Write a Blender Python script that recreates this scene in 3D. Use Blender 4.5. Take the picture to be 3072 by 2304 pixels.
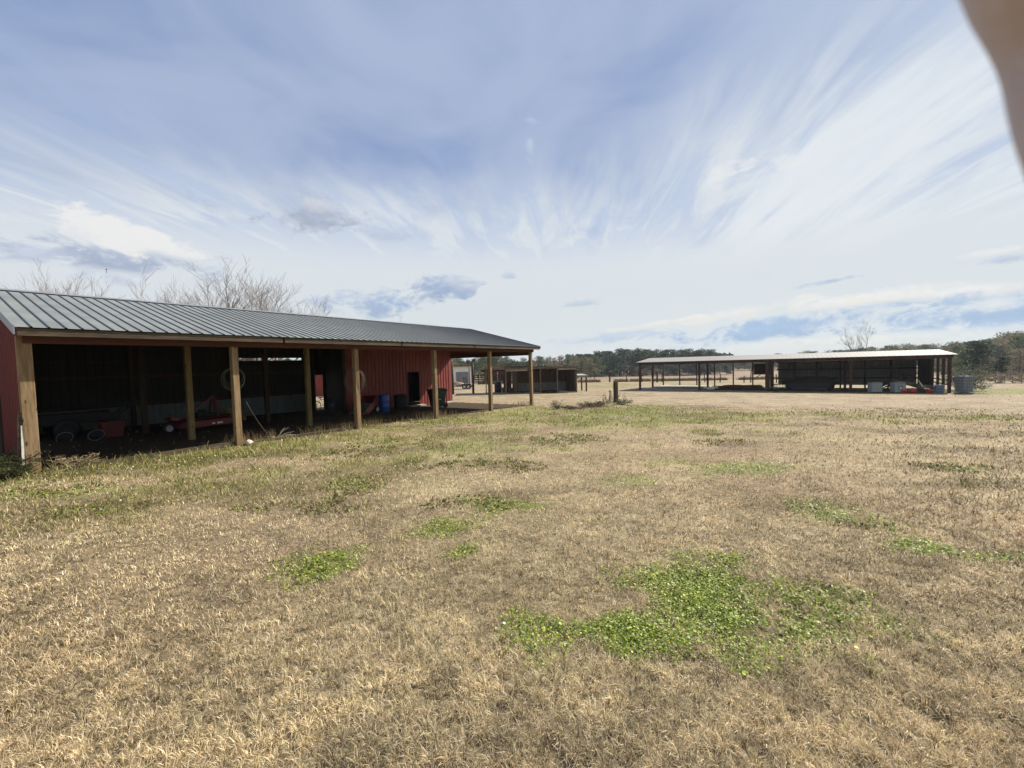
import bpy, math, random
import numpy as np
from mathutils import Vector, Matrix
for o_ in list(bpy.data.objects): bpy.data.objects.remove(o_)
C = bpy.context.scene.collection
R = math.radians
# ------------------------------------------------------------------ camera
CZ, FPX, PITCH, ROLL = 1.855, 1272.4, .045, .027
cam = bpy.data.cameras.new('camera'); camo = bpy.data.objects.new('camera', cam); C.objects.link(camo)
cam.sensor_width = 36; cam.lens = FPX/3072*36; cam.clip_start = .005; cam.clip_end = 6000
camo.matrix_world = Matrix.Translation((0, 0, CZ)) @ Matrix.Rotation(math.pi/2-PITCH, 4, 'X') @ Matrix.Rotation(-ROLL, 4, 'Z')
cam.dof.use_dof = True; cam.dof.focus_distance = 14; cam.dof.aperture_fstop = 9
bpy.context.scene.camera = camo
# ------------------------------------------------------------------ view, sun, world
sc = bpy.context.scene
sc.view_settings.view_transform = 'Standard'; sc.view_settings.look = 'None'
sc.view_settings.exposure = 1.0; sc.view_settings.gamma = 1
sc.cycles.max_bounces = 6; sc.cycles.diffuse_bounces = 3; sc.cycles.transparent_max_bounces = 8
SUN = Vector((.967, .728, 1.0)).normalized()
sl = bpy.data.lights.new('sun', 'SUN'); sl.energy = 5.0; sl.angle = R(.6); sl.color = (1, .93, .82)
so_ = bpy.data.objects.new('sun', sl); C.objects.link(so_); so_.rotation_euler = SUN.to_track_quat('Z', 'Y').to_euler()

def ray(px, py):                       # direction in the world of a surveyed point of the 3072x2304 photograph
    x = (px-1536)/FPX; y = (py-1152)/FPX; c, s = math.cos(ROLL), math.sin(ROLL)
    xx = x*c-y*s; yy = x*s+y*c; cp, sp = math.cos(PITCH), math.sin(PITCH)
    return np.array([xx, cp-yy*sp, -sp-yy*cp])
def gz(x, y):                          # height of the land: level by the barn, falling gently away
    s = (.9*np.asarray(y, float)+.55*np.asarray(x, float)-4)/3
    s = 3*np.where(s > 20, s, np.log1p(np.exp(np.clip(s, -30, 20))))
    return np.maximum(-.0235*s, -4.2)
def at(px, py, D):
    r = ray(px, py); t = D/r[1]; return Vector((r[0]*t, D, CZ+r[2]*t))
def ground(px, py):
    r = ray(px, py); t = np.geomspace(.5, 700, 6000)
    i = int(np.argmax(CZ+r[2]*t < gz(r[0]*t, r[1]*t)));
    return Vector((r[0]*t[i], r[1]*t[i], float(gz(r[0]*t[i], r[1]*t[i]))))
def azel(px, py):
    r = ray(px, py); return math.atan2(r[0], r[1]), math.atan2(r[2], math.hypot(r[0], r[1]))

world = bpy.data.worlds.new('World'); sc.world = world; world.use_nodes = True
nt = world.node_tree; nt.nodes.clear()
class S:                                # a socket with arithmetic
    tree = None
    def __init__(s, k): s.k = k
    def _m(op, *a, clamp=False):
        n = S.tree.nodes.new('ShaderNodeMath'); n.operation = op; n.use_clamp = clamp
        for i, v in enumerate(a):
            if isinstance(v, S): S.tree.links.new(v.k, n.inputs[i])
            else: n.inputs[i].default_value = v
        return S(n.outputs[0])
    def __add__(a, b): return S._m('ADD', a, b)
    __radd__ = __add__
    def __sub__(a, b): return S._m('SUBTRACT', a, b)
    def __rsub__(a, b): return S._m('SUBTRACT', b, a)
    def __mul__(a, b): return S._m('MULTIPLY', a, b)
    __rmul__ = __mul__
    def __truediv__(a, b): return S._m('DIVIDE', a, b)
def smooth(v, a, b, c=0., d=1.):
    n = S.tree.nodes.new('ShaderNodeMapRange'); n.interpolation_type = 'SMOOTHSTEP'
    S.tree.links.new(v.k, n.inputs['Value'])
    for k, x in zip(('From Min', 'From Max', 'To Min', 'To Max'), (a, b, c, d)): n.inputs[k].default_value = x
    return S(n.outputs[0])
def comb(x, y, z=0.):
    n = S.tree.nodes.new('ShaderNodeCombineXYZ')
    for i, v in enumerate((x, y, z)):
        if isinstance(v, S): S.tree.links.new(v.k, n.inputs[i])
        else: n.inputs[i].default_value = v
    return n.outputs[0]
def noise(vec, scale, detail=4., rough=.55, dist=0., lac=2.):
    n = S.tree.nodes.new('ShaderNodeTexNoise'); S.tree.links.new(vec, n.inputs['Vector'])
    for k, v in (('Scale', scale), ('Detail', detail), ('Roughness', rough), ('Distortion', dist), ('Lacunarity', lac)): n.inputs[k].default_value = v
    return S(n.outputs['Fac'])
def mixc(f, a, b, blend='MIX'):
    n = S.tree.nodes.new('ShaderNodeMix'); n.data_type = 'RGBA'; n.blend_type = blend
    def put(sock, v):
        if isinstance(v, S): S.tree.links.new(v.k, sock)
        elif hasattr(v, 'is_linked'): S.tree.links.new(v, sock)
        elif isinstance(v, (int, float)): sock.default_value = v
        else: sock.default_value = (*v[:3], 1)
    put(n.inputs[0], f); put(n.inputs[6], a); put(n.inputs[7], b)
    return n.outputs[2]
def lin(r, g, b): return tuple(((v/255+.055)/1.055)**2.4 if v > 10 else v/255/12.92 for v in (r, g, b))
S.tree = nt
tc = nt.nodes.new('ShaderNodeTexCoord'); sp_ = nt.nodes.new('ShaderNodeSeparateXYZ')
nt.links.new(tc.outputs['Generated'], sp_.inputs[0]); dx, dy, dz = (S(k) for k in sp_.outputs)
el = S._m('ARCSINE', dz); az = S._m('ARCTAN2', dx, dy)
sky = nt.nodes.new('ShaderNodeTexSky'); sky.sky_type = 'NISHITA'; sky.sun_disc = False
sky.sun_elevation = math.asin(SUN.z); sky.sun_rotation = math.atan2(SUN.x, SUN.y); sky.air_density = 1.1; sky.dust_density = .6; sky.ozone_density = 2.2
bs = nt.nodes.new('ShaderNodeVectorMath'); bs.operation = 'SCALE'; bs.inputs['Scale'].default_value = .085
nt.links.new(sky.outputs[0], bs.inputs[0])
col = mixc(.8, bs.outputs[0], lin(136, 161, 207))
# high cirrus: long streaks lying on a level sheet, running away over the horizon
a_ = R(8); ca, sa = math.cos(a_), math.sin(a_)
den = S._m('MAXIMUM', dz, 0.)+.09
u = (dx*ca-dy*sa)/den; v = (dx*sa+dy*ca)/den
big = noise(comb(u*.45, v*.35, 3.1), 1.0, 4, .55, .8)
strk = noise(comb(u*1.5, v*.42, .7), 1.5, 5, .58, .6)
fine = noise(comb(u*3.6, v*.7, 5.7), 1.8, 6, .64, .7)
veil = noise(comb(az*2.1+el*1.1, el*3.4-az*.5, 9.2), 1.1, 5, .52, .8)
col = mixc(smooth(veil*.75+big*.35, .34, .66, .08, .86), col, lin(176, 190, 217))
col = mixc(smooth(noise(comb(az*1.2, el*2.2, 2.), 1.6, 3, .5, .4), .52, .78, 0., .45), col, lin(148, 171, 214))
edge = el+(strk-.5)*.30+(fine-.5)*.10-S._m('MAXIMUM', az, 0.)*.16+S._m('ABSOLUTE', az)*.05
sheet = smooth(edge, .47, .30)                                            # the cirrus sheet begins about 25 degrees up, with a combed edge
col = mixc(sheet*.92, col, mixc(S._m('MAXIMUM', smooth(fine, .35, .62), smooth(el, .34, .20)), lin(194, 208, 230), lin(224, 230, 235)))
gap = smooth(noise(comb(u*1.9, v*.5, 14.), 1.6, 5, .6, .6), .52, .72)*smooth(el, .56, .38)*smooth(el, .22, .32)
col = mixc(gap*.6, col, lin(168, 189, 224))
rstk = smooth(noise(comb(u*2.6, v*.42, 21.), 1.5, 6, .62, .5), .42, .62)*smooth(az, .2, .6)*smooth(el, .60, .40)*smooth(el, .16, .26)
col = mixc(rstk*.8, col, lin(232, 237, 241))
rgap = smooth(noise(comb(u*2.4, v*.40, 37.), 1.5, 5, .62, .5), .54, .70)*smooth(az, .15, .5)*smooth(el, .60, .42)*smooth(el, .20, .30)
col = mixc(rgap*.8, col, lin(168, 189, 220))
col = mixc(smooth(el, .27, .04, 0., .88), col, lin(218, 225, 228))
col = mixc(smooth(az, .3, 1.1)*smooth(el, .1, .6)*.4, col, lin(214, 226, 240))   # whiter towards the sun
# scattered low clouds: centre, half sizes (radians), colour, edge noise, amount
cn = noise(comb(az*13, el*24, 0.), 1.0, 8, .64, .6); cn2 = noise(comb(az*40, el*62, 4.), 1.0, 7, .68)
def cloud(px, py, rx, ry, c, amount=.9, tilt=0., soft=.8, rag=3.0):
    global col
    A, E = azel(px, py); D = FPX*(1+((px-1536)/FPX)**2)
    ra, re = rx/D, ry/(FPX*math.sqrt(1+((px-1536)/FPX)**2))
    X = (az-A); Y = (el-E)-X*math.tan(tilt); X = X/ra; Y = Y/re
    d = S._m('SQRT', X*X+Y*Y)+(cn-.5)*rag+(cn2-.5)*1.1
    col = mixc(smooth(d, 1., 1.-soft)*amount, col, mixc(smooth(Y*.35+cn2*1.2, .25, .95), tuple(k*.97 for k in c), tuple(min(.86, k*1.13) for k in c)))
gb, lb, w_ = lin(170, 186, 208), lin(160, 185, 214), lin(240, 241, 240)
for a in ((2900, 950, 600, 62, lb, 1., .02), (2350, 985, 500, 46, lb, 1., .10), (1850, 1010, 200, 22, lin(180, 198, 220), .7, .05),
          (2230, 935, 270, 26, lin(236, 234, 224), 1., .12, .8), (2560, 900, 300, 24, lin(236, 234, 226), 1., .06, .8), (1980, 972, 200, 12, lin(228, 228, 220), .85, .1, .8), (2890, 880, 200, 22, lin(226, 228, 226), .9, 0., .8), (2860, 905, 90, 22, lb, .8), (2990, 915, 90, 26, lin(222, 225, 224), .8),
          (2450, 1030, 620, 24, lin(222, 225, 220), .8, .03), (2500, 842, 115, 12, lin(176, 194, 216), .85, .08), (2990, 782, 150, 20, lin(182, 198, 216), .9, .05), (3010, 752, 160, 14, lin(232, 235, 236), .8, .05),
          (1335, 868, 125, 48, lin(160, 178, 206), 1.), (1385, 845, 70, 30, lin(205, 213, 222), .6), (1110, 912, 150, 46, lin(164, 184, 212), .95), (970, 905, 75, 24, lin(182, 195, 216), .7), (1530, 830, 34, 13, lin(184, 198, 214), .8), (1720, 915, 70, 12, lin(184, 200, 216), .8, .05),
          (940, 645, 165, 62, lin(172, 183, 201), 1.), (960, 618, 90, 22, lin(205, 210, 218), .7), (1150, 700, 90, 26, lin(186, 198, 216), .6), (580, 590, 130, 26, lin(176, 189, 214), .55, -.3),
          (380, 770, 350, 75, lin(172, 184, 206), 1., -.05), (100, 760, 150, 50, lin(188, 198, 218), .7), (350, 705, 215, 66, w_, 1., -.12, .5, 2.0), (480, 730, 170, 44, w_, 1., -.2, .5, 2.0), (240, 700, 60, 45, lin(225, 230, 238), .8), (330, 830, 330, 26, lin(214, 220, 234), .6),
          (2165, 525, 62, 40, lin(234, 238, 241), .65, .3, .9, 5.), (2250, 487, 60, 20, lin(234, 238, 241), .6, .2, .9, 5.), (2360, 480, 44, 40, lin(234, 238, 241), .65, 0., .9, 5.), (1593, 430, 20, 44, lin(200, 213, 232), .5, 0., .9, 5.)):
    cloud(*a)
bg = nt.nodes.new('ShaderNodeBackground'); nt.links.new(col, bg.inputs['Color']); bg.inputs['Strength'].default_value = .49
wo = nt.nodes.new('ShaderNodeOutputWorld'); nt.links.new(bg.outputs[0], wo.inputs[0])

# ------------------------------------------------------------------ materials
MATS = {}
def mat(name, c, rough=.8, var=.25, scale=6., bump=.0, bscale=40., metal=0., stretch=(1, 1, 1), c2=None, trans=0., attr=False, spec=.3):
    if name in MATS: return MATS[name]
    if not attr: c = tuple(k*.87 for k in c); c2 = tuple(k*.87 for k in c2) if c2 else None
    m = bpy.data.materials.new(name); m.use_nodes = True; t = m.node_tree; S.tree = t
    b = t.nodes['Principled BSDF']; tcn = t.nodes.new('ShaderNodeTexCoord'); mp = t.nodes.new('ShaderNodeMapping')
    t.links.new(tcn.outputs['Object'], mp.inputs[0]); mp.inputs['Scale'].default_value = stretch
    n = noise(mp.outputs[0], scale, 6, .62, .2); n2 = noise(mp.outputs[0], scale*.17, 3, .5)
    if attr:
        at_ = t.nodes.new('ShaderNodeAttribute'); at_.attribute_name = 'Col'; base = at_.outputs['Color']
    else: base = None
    f = smooth(n*.65+n2*.35, .34, .66)
    lo = c2 if c2 else tuple(k*(1-var) for k in c)
    hi = tuple(min(1, k*(1+var*.45)) for k in c)
    cc = mixc(f, lo, hi)
    if name in ('treated post', 'inner post'):
        mk = t.nodes.new('ShaderNodeMapping'); t.links.new(tcn.outputs['Object'], mk.inputs[0]); mk.inputs['Scale'].default_value = (7, 7, 2.6)
        vo = t.nodes.new('ShaderNodeTexVoronoi'); vo.inputs['Scale'].default_value = 1.0; t.links.new(mk.outputs[0], vo.inputs['Vector'])
        cc = mixc(smooth(S(vo.outputs['Distance']), .16, .10), cc, tuple(k*.22 for k in c))
        cr_ = smooth(noise(mp.outputs[0], 14, 3, .7), .60, .70); cc = mixc(cr_*.7, cc, tuple(k*.4 for k in c))
    if attr: cc = mixc(1., base, mixc(f, (1-var,)*3, (1+var*.4,)*3), 'MULTIPLY')
    t.links.new(cc, b.inputs['Base Color'])
    b.inputs['Metallic'].default_value = metal; b.inputs['Specular IOR Level'].default_value = spec
    rr = n*.3+(rough-.15); t.links.new(rr.k, b.inputs['Roughness'])
    if bump:
        bn = t.nodes.new('ShaderNodeBump'); bn.inputs['Strength'].default_value = bump; bn.inputs['Distance'].default_value = .01
        nb = noise(mp.outputs[0], bscale, 5, .6); t.links.new(nb.k, bn.inputs['Height']); t.links.new(bn.outputs[0], b.inputs['Normal'])
    if trans:
        tr = t.nodes.new('ShaderNodeBsdfTranslucent'); t.links.new(cc, tr.inputs[0]); mx = t.nodes.new('ShaderNodeMixShader')
        mx.inputs[0].default_value = trans; t.links.new(b.outputs[0], mx.inputs[1]); t.links.new(tr.outputs[0], mx.inputs[2])
        t.links.new(mx.outputs[0], t.nodes['Material Output'].inputs[0])
    MATS[name] = m; return m
ZS = (6, 6, .5); XS = (.5, 6, 6)
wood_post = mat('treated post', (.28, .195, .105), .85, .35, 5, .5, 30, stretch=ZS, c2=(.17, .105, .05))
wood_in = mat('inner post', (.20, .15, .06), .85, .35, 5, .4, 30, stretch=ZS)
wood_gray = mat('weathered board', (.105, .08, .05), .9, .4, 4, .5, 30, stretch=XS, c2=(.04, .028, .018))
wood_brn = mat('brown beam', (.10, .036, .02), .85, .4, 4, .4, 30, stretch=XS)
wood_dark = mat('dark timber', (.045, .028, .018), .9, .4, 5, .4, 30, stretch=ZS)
wood_old = mat('grey old timber', (.20, .165, .115), .95, .45, 5, .8, 24, stretch=ZS, c2=(.07, .052, .035))
roof_m = mat('galvanised roof sheet', (.20, .217, .207), .6, .2, 1.6, .04, 8, metal=.15, spec=.3)
rib_m = mat('roof rib', (.085, .09, .105), .5, .15, 3, metal=.4)  # ribs coloured darker than the sheet to draw their shadow lines
rake_m = mat('rake flashing', (.26, .275, .29), .5, .12, 3, metal=.4)
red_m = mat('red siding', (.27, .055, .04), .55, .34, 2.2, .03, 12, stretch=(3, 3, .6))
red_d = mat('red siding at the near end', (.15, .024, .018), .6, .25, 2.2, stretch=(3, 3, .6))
pale_in = mat('inner sheet lower', (.12, .15, .14), .6, .3, 2.5, stretch=(3, 3, .6))  # pale lower sheet, its colour dimmed for the shaded bays
dark_in = mat('inner sheet upper', (.02, .02, .014), .8, .4, 2, stretch=(3, 3, .6))  # near black: indoor shade is put into this colour
und_m = mat('roof underside', (.03, .027, .02), .7, .3, 2)  # dark colour carries the shade beneath the roofs
white_roof = mat('pale roof sheet', (.165, .158, .147), .6, .10, 1.2, metal=.0, spec=.15)
tin_in = mat('shed back sheet', (.20, .205, .20), .7, .3, 1.5, stretch=(3, 3, .6))
shed_wood = mat('shed post', (.075, .038, .024), .85, .4, 5, stretch=ZS)
black_m = mat('black rubber', (.014, .014, .015), .6, .3, 8)
blk2 = mat('blackened steel', (.013, .013, .014), .6, .3, 8)
redp = mat('red paint', (.12, .006, .005), .42, .3, 4, spec=.5)  # reds inside the barn, colour darkened for the shade there
redp2 = mat('bright red plastic', (.55, .02, .02), .4, .2, 4, spec=.5)
blue_m = mat('blue plastic', (.01, .055, .30), .4, .2, 3, spec=.5)
green_m = mat('green plastic', (.025, .055, .04), .5, .2, 4)
grey_p = mat('grey-blue plastic', (.15, .18, .20), .55, .2, 4)
grey_g = mat('grey-green enamel', (.30, .32, .295), .5, .2, 4)
white_m = mat('white paint', (.78, .76, .70), .7, .15, 5, c2=(.52, .47, .38))
steel_m = mat('steel', (.42, .42, .42), .4, .2, 6, metal=.8)
hose_m = mat('pale hose', (.085, .09, .05), .6, .2, 8)
wire_m = mat('wire', (.11, .09, .06), .6, .3, 20)
rope_m = mat('pale rope', (.58, .52, .42), .9, .2, 30)
conc_m = mat('concrete', (.42, .38, .33), .9, .25, 3, .3, 20)
straw_m = mat('straw', (.42, .34, .20), .9, .3, 20, trans=.25)
rock_m = mat('pale stone', (.52, .47, .40), .9, .25, 9, .5, 20)
bark_m = mat('grey bark', (.20, .165, .135), .95, .35, 9, .5, 20)
bark_d = mat('pine bark', (.085, .06, .045), .95, .35, 9)
twig_m = mat('bare twigs', (.17, .135, .115), .95, .3, 9)

# ------------------------------------------------------------------ mesh helpers
class MB:
    def __init__(s): s.v = []; s.f = []; s.mi = []; s.m = 0
    def add(s, vs, fs):
        k = len(s.v); s.v += [tuple(p) for p in vs]; s.f += [tuple(i+k for i in f) for f in fs]; s.mi += [s.m]*len(fs); return s
    def box(s, x0, x1, y0, y1, z0, z1, M=None):
        vs = [Vector((x, y, z)) for z in (z0, z1) for y in (y0, y1) for x in (x0, x1)]
        if M is not None: vs = [M @ p for p in vs]
        return s.add(vs, [(0, 2, 3, 1), (4, 5, 7, 6), (0, 1, 5, 4), (2, 6, 7, 3), (0, 4, 6, 2), (1, 3, 7, 5)])
    def bar(s, a, b, w, h=None, up=(0, 0, 1)):
        a, b = Vector(a), Vector(b); h = h or w; d = (b-a); L = d.length; d.normalize(); up = Vector(up)
        if abs(d.dot(up)) > .98: up = Vector((0, 1, 0))
        sx = d.cross(up).normalized(); uz = sx.cross(d)
        M = Matrix((( d.x, sx.x, uz.x, a.x), (d.y, sx.y, uz.y, a.y), (d.z, sx.z, uz.z, a.z), (0, 0, 0, 1)))
        return s.box(0, L, -w/2, w/2, -h/2, h/2, M)
    def tube(s, pts, rad, n=8, caps=True, closed=False):
        pts = [Vector(p) for p in pts]; k0 = len(s.v); N = len(pts)
        if isinstance(rad, (int, float)): rad = [rad]*N
        ref = None
        for i, p in enumerate(pts):
            d = (pts[(i+1) % N]-pts[i-1]) if closed else (pts[min(i+1, N-1)]-pts[max(i-1, 0)])
            if d.length < 1e-9: d = Vector((0, 0, 1))
            d.normalize()
            if ref is None: ref = d.orthogonal().normalized()
            ref = (ref-d*ref.dot(d)); ref = ref.normalized() if ref.length > 1e-6 else d.orthogonal().normalized()
            w = d.cross(ref)
            for j in range(n):
                t = 2*math.pi*j/n; s.v.append(tuple(p+(ref*math.cos(t)+w*math.sin(t))*rad[i]))
        for i in range(N if closed else N-1):
            for j in range(n):
                a = k0+i*n+j; b = k0+i*n+(j+1) % n; i2 = (i+1) % N; c = k0+i2*n+(j+1) % n; e = k0+i2*n+j
                s.f.append((a, b, c, e)); s.mi.append(s.m)
        if caps and not closed:
            s.f.append(tuple(k0+j for j in reversed(range(n)))); s.mi.append(s.m)
            s.f.append(tuple(k0+(N-1)*n+j for j in range(n))); s.mi.append(s.m)
        return s
    def lathe(s, prof, n=24, M=None):
        k0 = len(s.v); M = M or Matrix()
        for r, z in prof:
            for j in range(n):
                t = 2*math.pi*j/n; s.v.append(tuple(M @ Vector((r*math.cos(t), r*math.sin(t), z))))
        for i in range(len(prof)-1):
            for j in range(n):
                s.f.append((k0+i*n+j, k0+i*n+(j+1) % n, k0+(i+1)*n+(j+1) % n, k0+(i+1)*n+j)); s.mi.append(s.m)
        return s
    def build(s, name, mats, parent=None, smooth=False, bevel=0):
        me = bpy.data.meshes.new(name); me.from_pydata(s.v, [], s.f); me.validate()
        if not isinstance(mats, (list, tuple)): mats = [mats]
        for m in mats: me.materials.append(m)
        if len(mats) > 1 and len(me.polygons) == len(s.mi): me.polygons.foreach_set('material_index', s.mi)
        if smooth: me.polygons.foreach_set('use_smooth', [True]*len(me.polygons))
        ob = bpy.data.objects.new(name, me); C.objects.link(ob)
        if parent is not None: ob.parent = parent
        if bevel:
            b = ob.modifiers.new('b', 'BEVEL'); b.width = bevel; b.segments = 2; b.limit_method = 'ANGLE'
        return ob
def tag(o, label=None, cat=None, group=None, kind=None):
    for k, v in (('label', label), ('category', cat), ('group', group), ('kind', kind)):
        if v: o[k] = v
    return o
def thing(name, loc, rz, label, cat, group=None):
    o = bpy.data.objects.new(name, None); C.objects.link(o); o.location = loc; o.rotation_euler = (0, 0, rz)
    return tag(o, label, cat, group)
def copy_tree(o, parent=None):
    c = o.copy(); C.objects.link(c); c.parent = parent
    for ch in list(o.children): copy_tree(ch, c)
    return c
def box(name, m, parent, *a, M=None, bevel=0): return MB().box(*a, M=M).build(name, m, parent, bevel=bevel)
def ripple(mb, x0, x1, fz, y0, y1, step=.229, rw=.05, rh=.02, flip=False):
    """ribbed sheet along x between y0 and y1 (a wall in x,z when fz maps (x, t, d) to a point)"""
    xs = []; x = x0
    while x < x1-1e-6:
        e = min(x+step, x1); xs += [(x, 0), (min(x+step-rw, e), 0)]
        if x+step <= x1: xs += [(x+step-rw*.72, rh), (x+step-rw*.28, rh)]
        x += step
    xs.append((x1, 0)); k = len(mb.v)
    for (x, h) in xs:
        mb.v += [tuple(fz(x, y0, h)), tuple(fz(x, y1, h))]
    for i in range(len(xs)-1):
        a = k+2*i; mb.f.append((a, a+2, a+3, a+1)); mb.mi.append(1 if (xs[i][1] > 0 or xs[i+1][1] > 0) and mb.m == 1 else 0)
    return mb
# ------------------------------------------------------------------ value noise for numpy
def vnoise(x, y, seed=0):
    xi = np.floor(x).astype(np.int64); yi = np.floor(y).astype(np.int64); fx = x-xi; fy = y-yi
    fx = fx*fx*(3-2*fx); fy = fy*fy*(3-2*fy)
    def h(a, b):
        n = (a*374761393+b*668265263+seed*1442695041) & 0xffffffff
        n = ((n ^ (n >> 13))*1274126177) & 0xffffffff
        return ((n ^ (n >> 16)) & 0xffff)/65535.
    return (h(xi, yi)*(1-fx)+h(xi+1, yi)*fx)*(1-fy)+(h(xi, yi+1)*(1-fx)+h(xi+1, yi+1)*fx)*fy
def fbm(x, y, seed=0, o=4):
    r = 0; a = .5
    for i in range(o): r = r+a*vnoise(x*2**i, y*2**i, seed+i); a *= .5
    return r/(1-.5**o)
# ------------------------------------------------------------------ frames of the two long buildings
YAW = .606; bo = np.array([-9.379, 8.173]); bd = np.array([math.sin(YAW), math.cos(YAW)]); bn = np.array([-math.cos(YAW), math.sin(YAW)])
SY = -.982; sd = np.array([math.sin(SY), math.cos(SY)]); sn = np.array([sd[1], -sd[0]]); s0 = np.array([30.727, 29.738])
def bw(al, pe, h=0.):                  # barn frame to world, height above the land
    p = bo+al*bd+pe*bn; return Vector((p[0], p[1], float(gz(*p))+h))
def sw(al, pe, h=0.):
    p = s0+al*sd+pe*sn; return Vector((p[0], p[1], -.94+h))
BANG = math.atan2(bd[1], bd[0]); SANG = math.atan2(-sd[1], -sd[0])

# ------------------------------------------------------------------ the land
K = 3072/2212
CLOVER = [(1540, 1275, 120, 75, 1.), (1590, 1330, 90, 45, .9), (1340, 1375, 120, 40, .95), (1450, 1350, 110, 35, .55), (1720, 1290, 100, 50, .5), (1180, 1380, 90, 40, .5), (1760, 1370, 140, 60, .5),
          (1590, 1215, 90, 22, .8), (1640, 1410, 130, 40, .4), (1110, 1093, 88, 17, 1.), (945, 1138, 60, 22, .8), (1000, 1190, 32, 15, .9), (705, 1225, 70, 30, .9), (640, 1235, 50, 35, .4), (1600, 1013, 100, 14, .95), (1480, 1000, 90, 10, .6),
          (1370, 1040, 58, 10, .7), (1800, 1118, 95, 20, .8), (1885, 1138, 70, 16, .7), (1775, 1095, 55, 14, .6), (2010, 1185, 85, 17, .9), (2120, 1202, 90, 14, .7), (2080, 1015, 50, 8, .6), (1040, 965, 130, 16, .75), (930, 985, 90, 12, .5), (1300, 905, 110, 12, .7), (1340, 893, 60, 10, .8), (240, 1105, 30, 8, .6), (760, 1050, 50, 12, .6), (120, 1068, 160, 14, .5), (830, 965, 120, 10, .5), (1010, 1000, 70, 8, .5), (760, 905, 100, 6, .4)]
CL = []
for cx, cy, rx, ry, st in CLOVER:
    p = ground(cx*K, cy*K); q = ground(cx*K, (cy-ry)*K); q2 = ground(cx*K, (cy+ry)*K)
    CL.append((p.x, (q.y+q2.y)/2, rx*K*p.y/FPX, max((q.y-q2.y)/2, .08), st))
def clover(x, y):
    r = np.zeros_like(x)
    nz = fbm(x*2.2, y*2.2, 5, 4); nh = fbm(x*9, y*9, 6, 3)
    for cx, cy, rx, ry, st in CL:
        d = np.sqrt(((x-cx)/rx)**2+((y-cy)/ry)**2)+(nz-.5)*2.3+(nh-.5)*1.1
        r = np.maximum(r, st*np.clip((1.45-d)/1.25, 0, 1))
    return r
def seg(x, y, pts):                    # distance to a polyline
    r = np.full_like(x, 1e9)
    for (ax, ay), (bx, by) in zip(pts[:-1], pts[1:]):
        dx_, dy_ = bx-ax, by-ay; t = np.clip(((x-ax)*dx_+(y-ay)*dy_)/(dx_*dx_+dy_*dy_), 0, 1)
        r = np.minimum(r, np.hypot(x-ax-t*dx_, y-ay-t*dy_))
    return r
WL = [ground(a, b).xy for a, b in ((60, 1440), (420, 1392), (730, 1352), (1080, 1300), (1330, 1272), (1490, 1255), (1600, 1245))]
WL2 = [ground(a, b).xy for a, b in ((1330, 1262), (1500, 1250), (1700, 1235), (1850, 1228), (2050, 1240), (2500, 1248), (2900, 1256), (3400, 1260))]
SL = [ground(a, b).xy for a, b in ((1300, 1225), (1420, 1222), (1600, 1216), (1860, 1212), (2400, 1230), (3072, 1245), (3500, 1250))]
BR = [ground(a*K, b*K).xy for a, b in ((90, 1120), (250, 1092), (420, 1060), (560, 1100), (720, 1092), (850, 1010))]
SXY = np.array([[p[0], p[1]] for p in SL])
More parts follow.
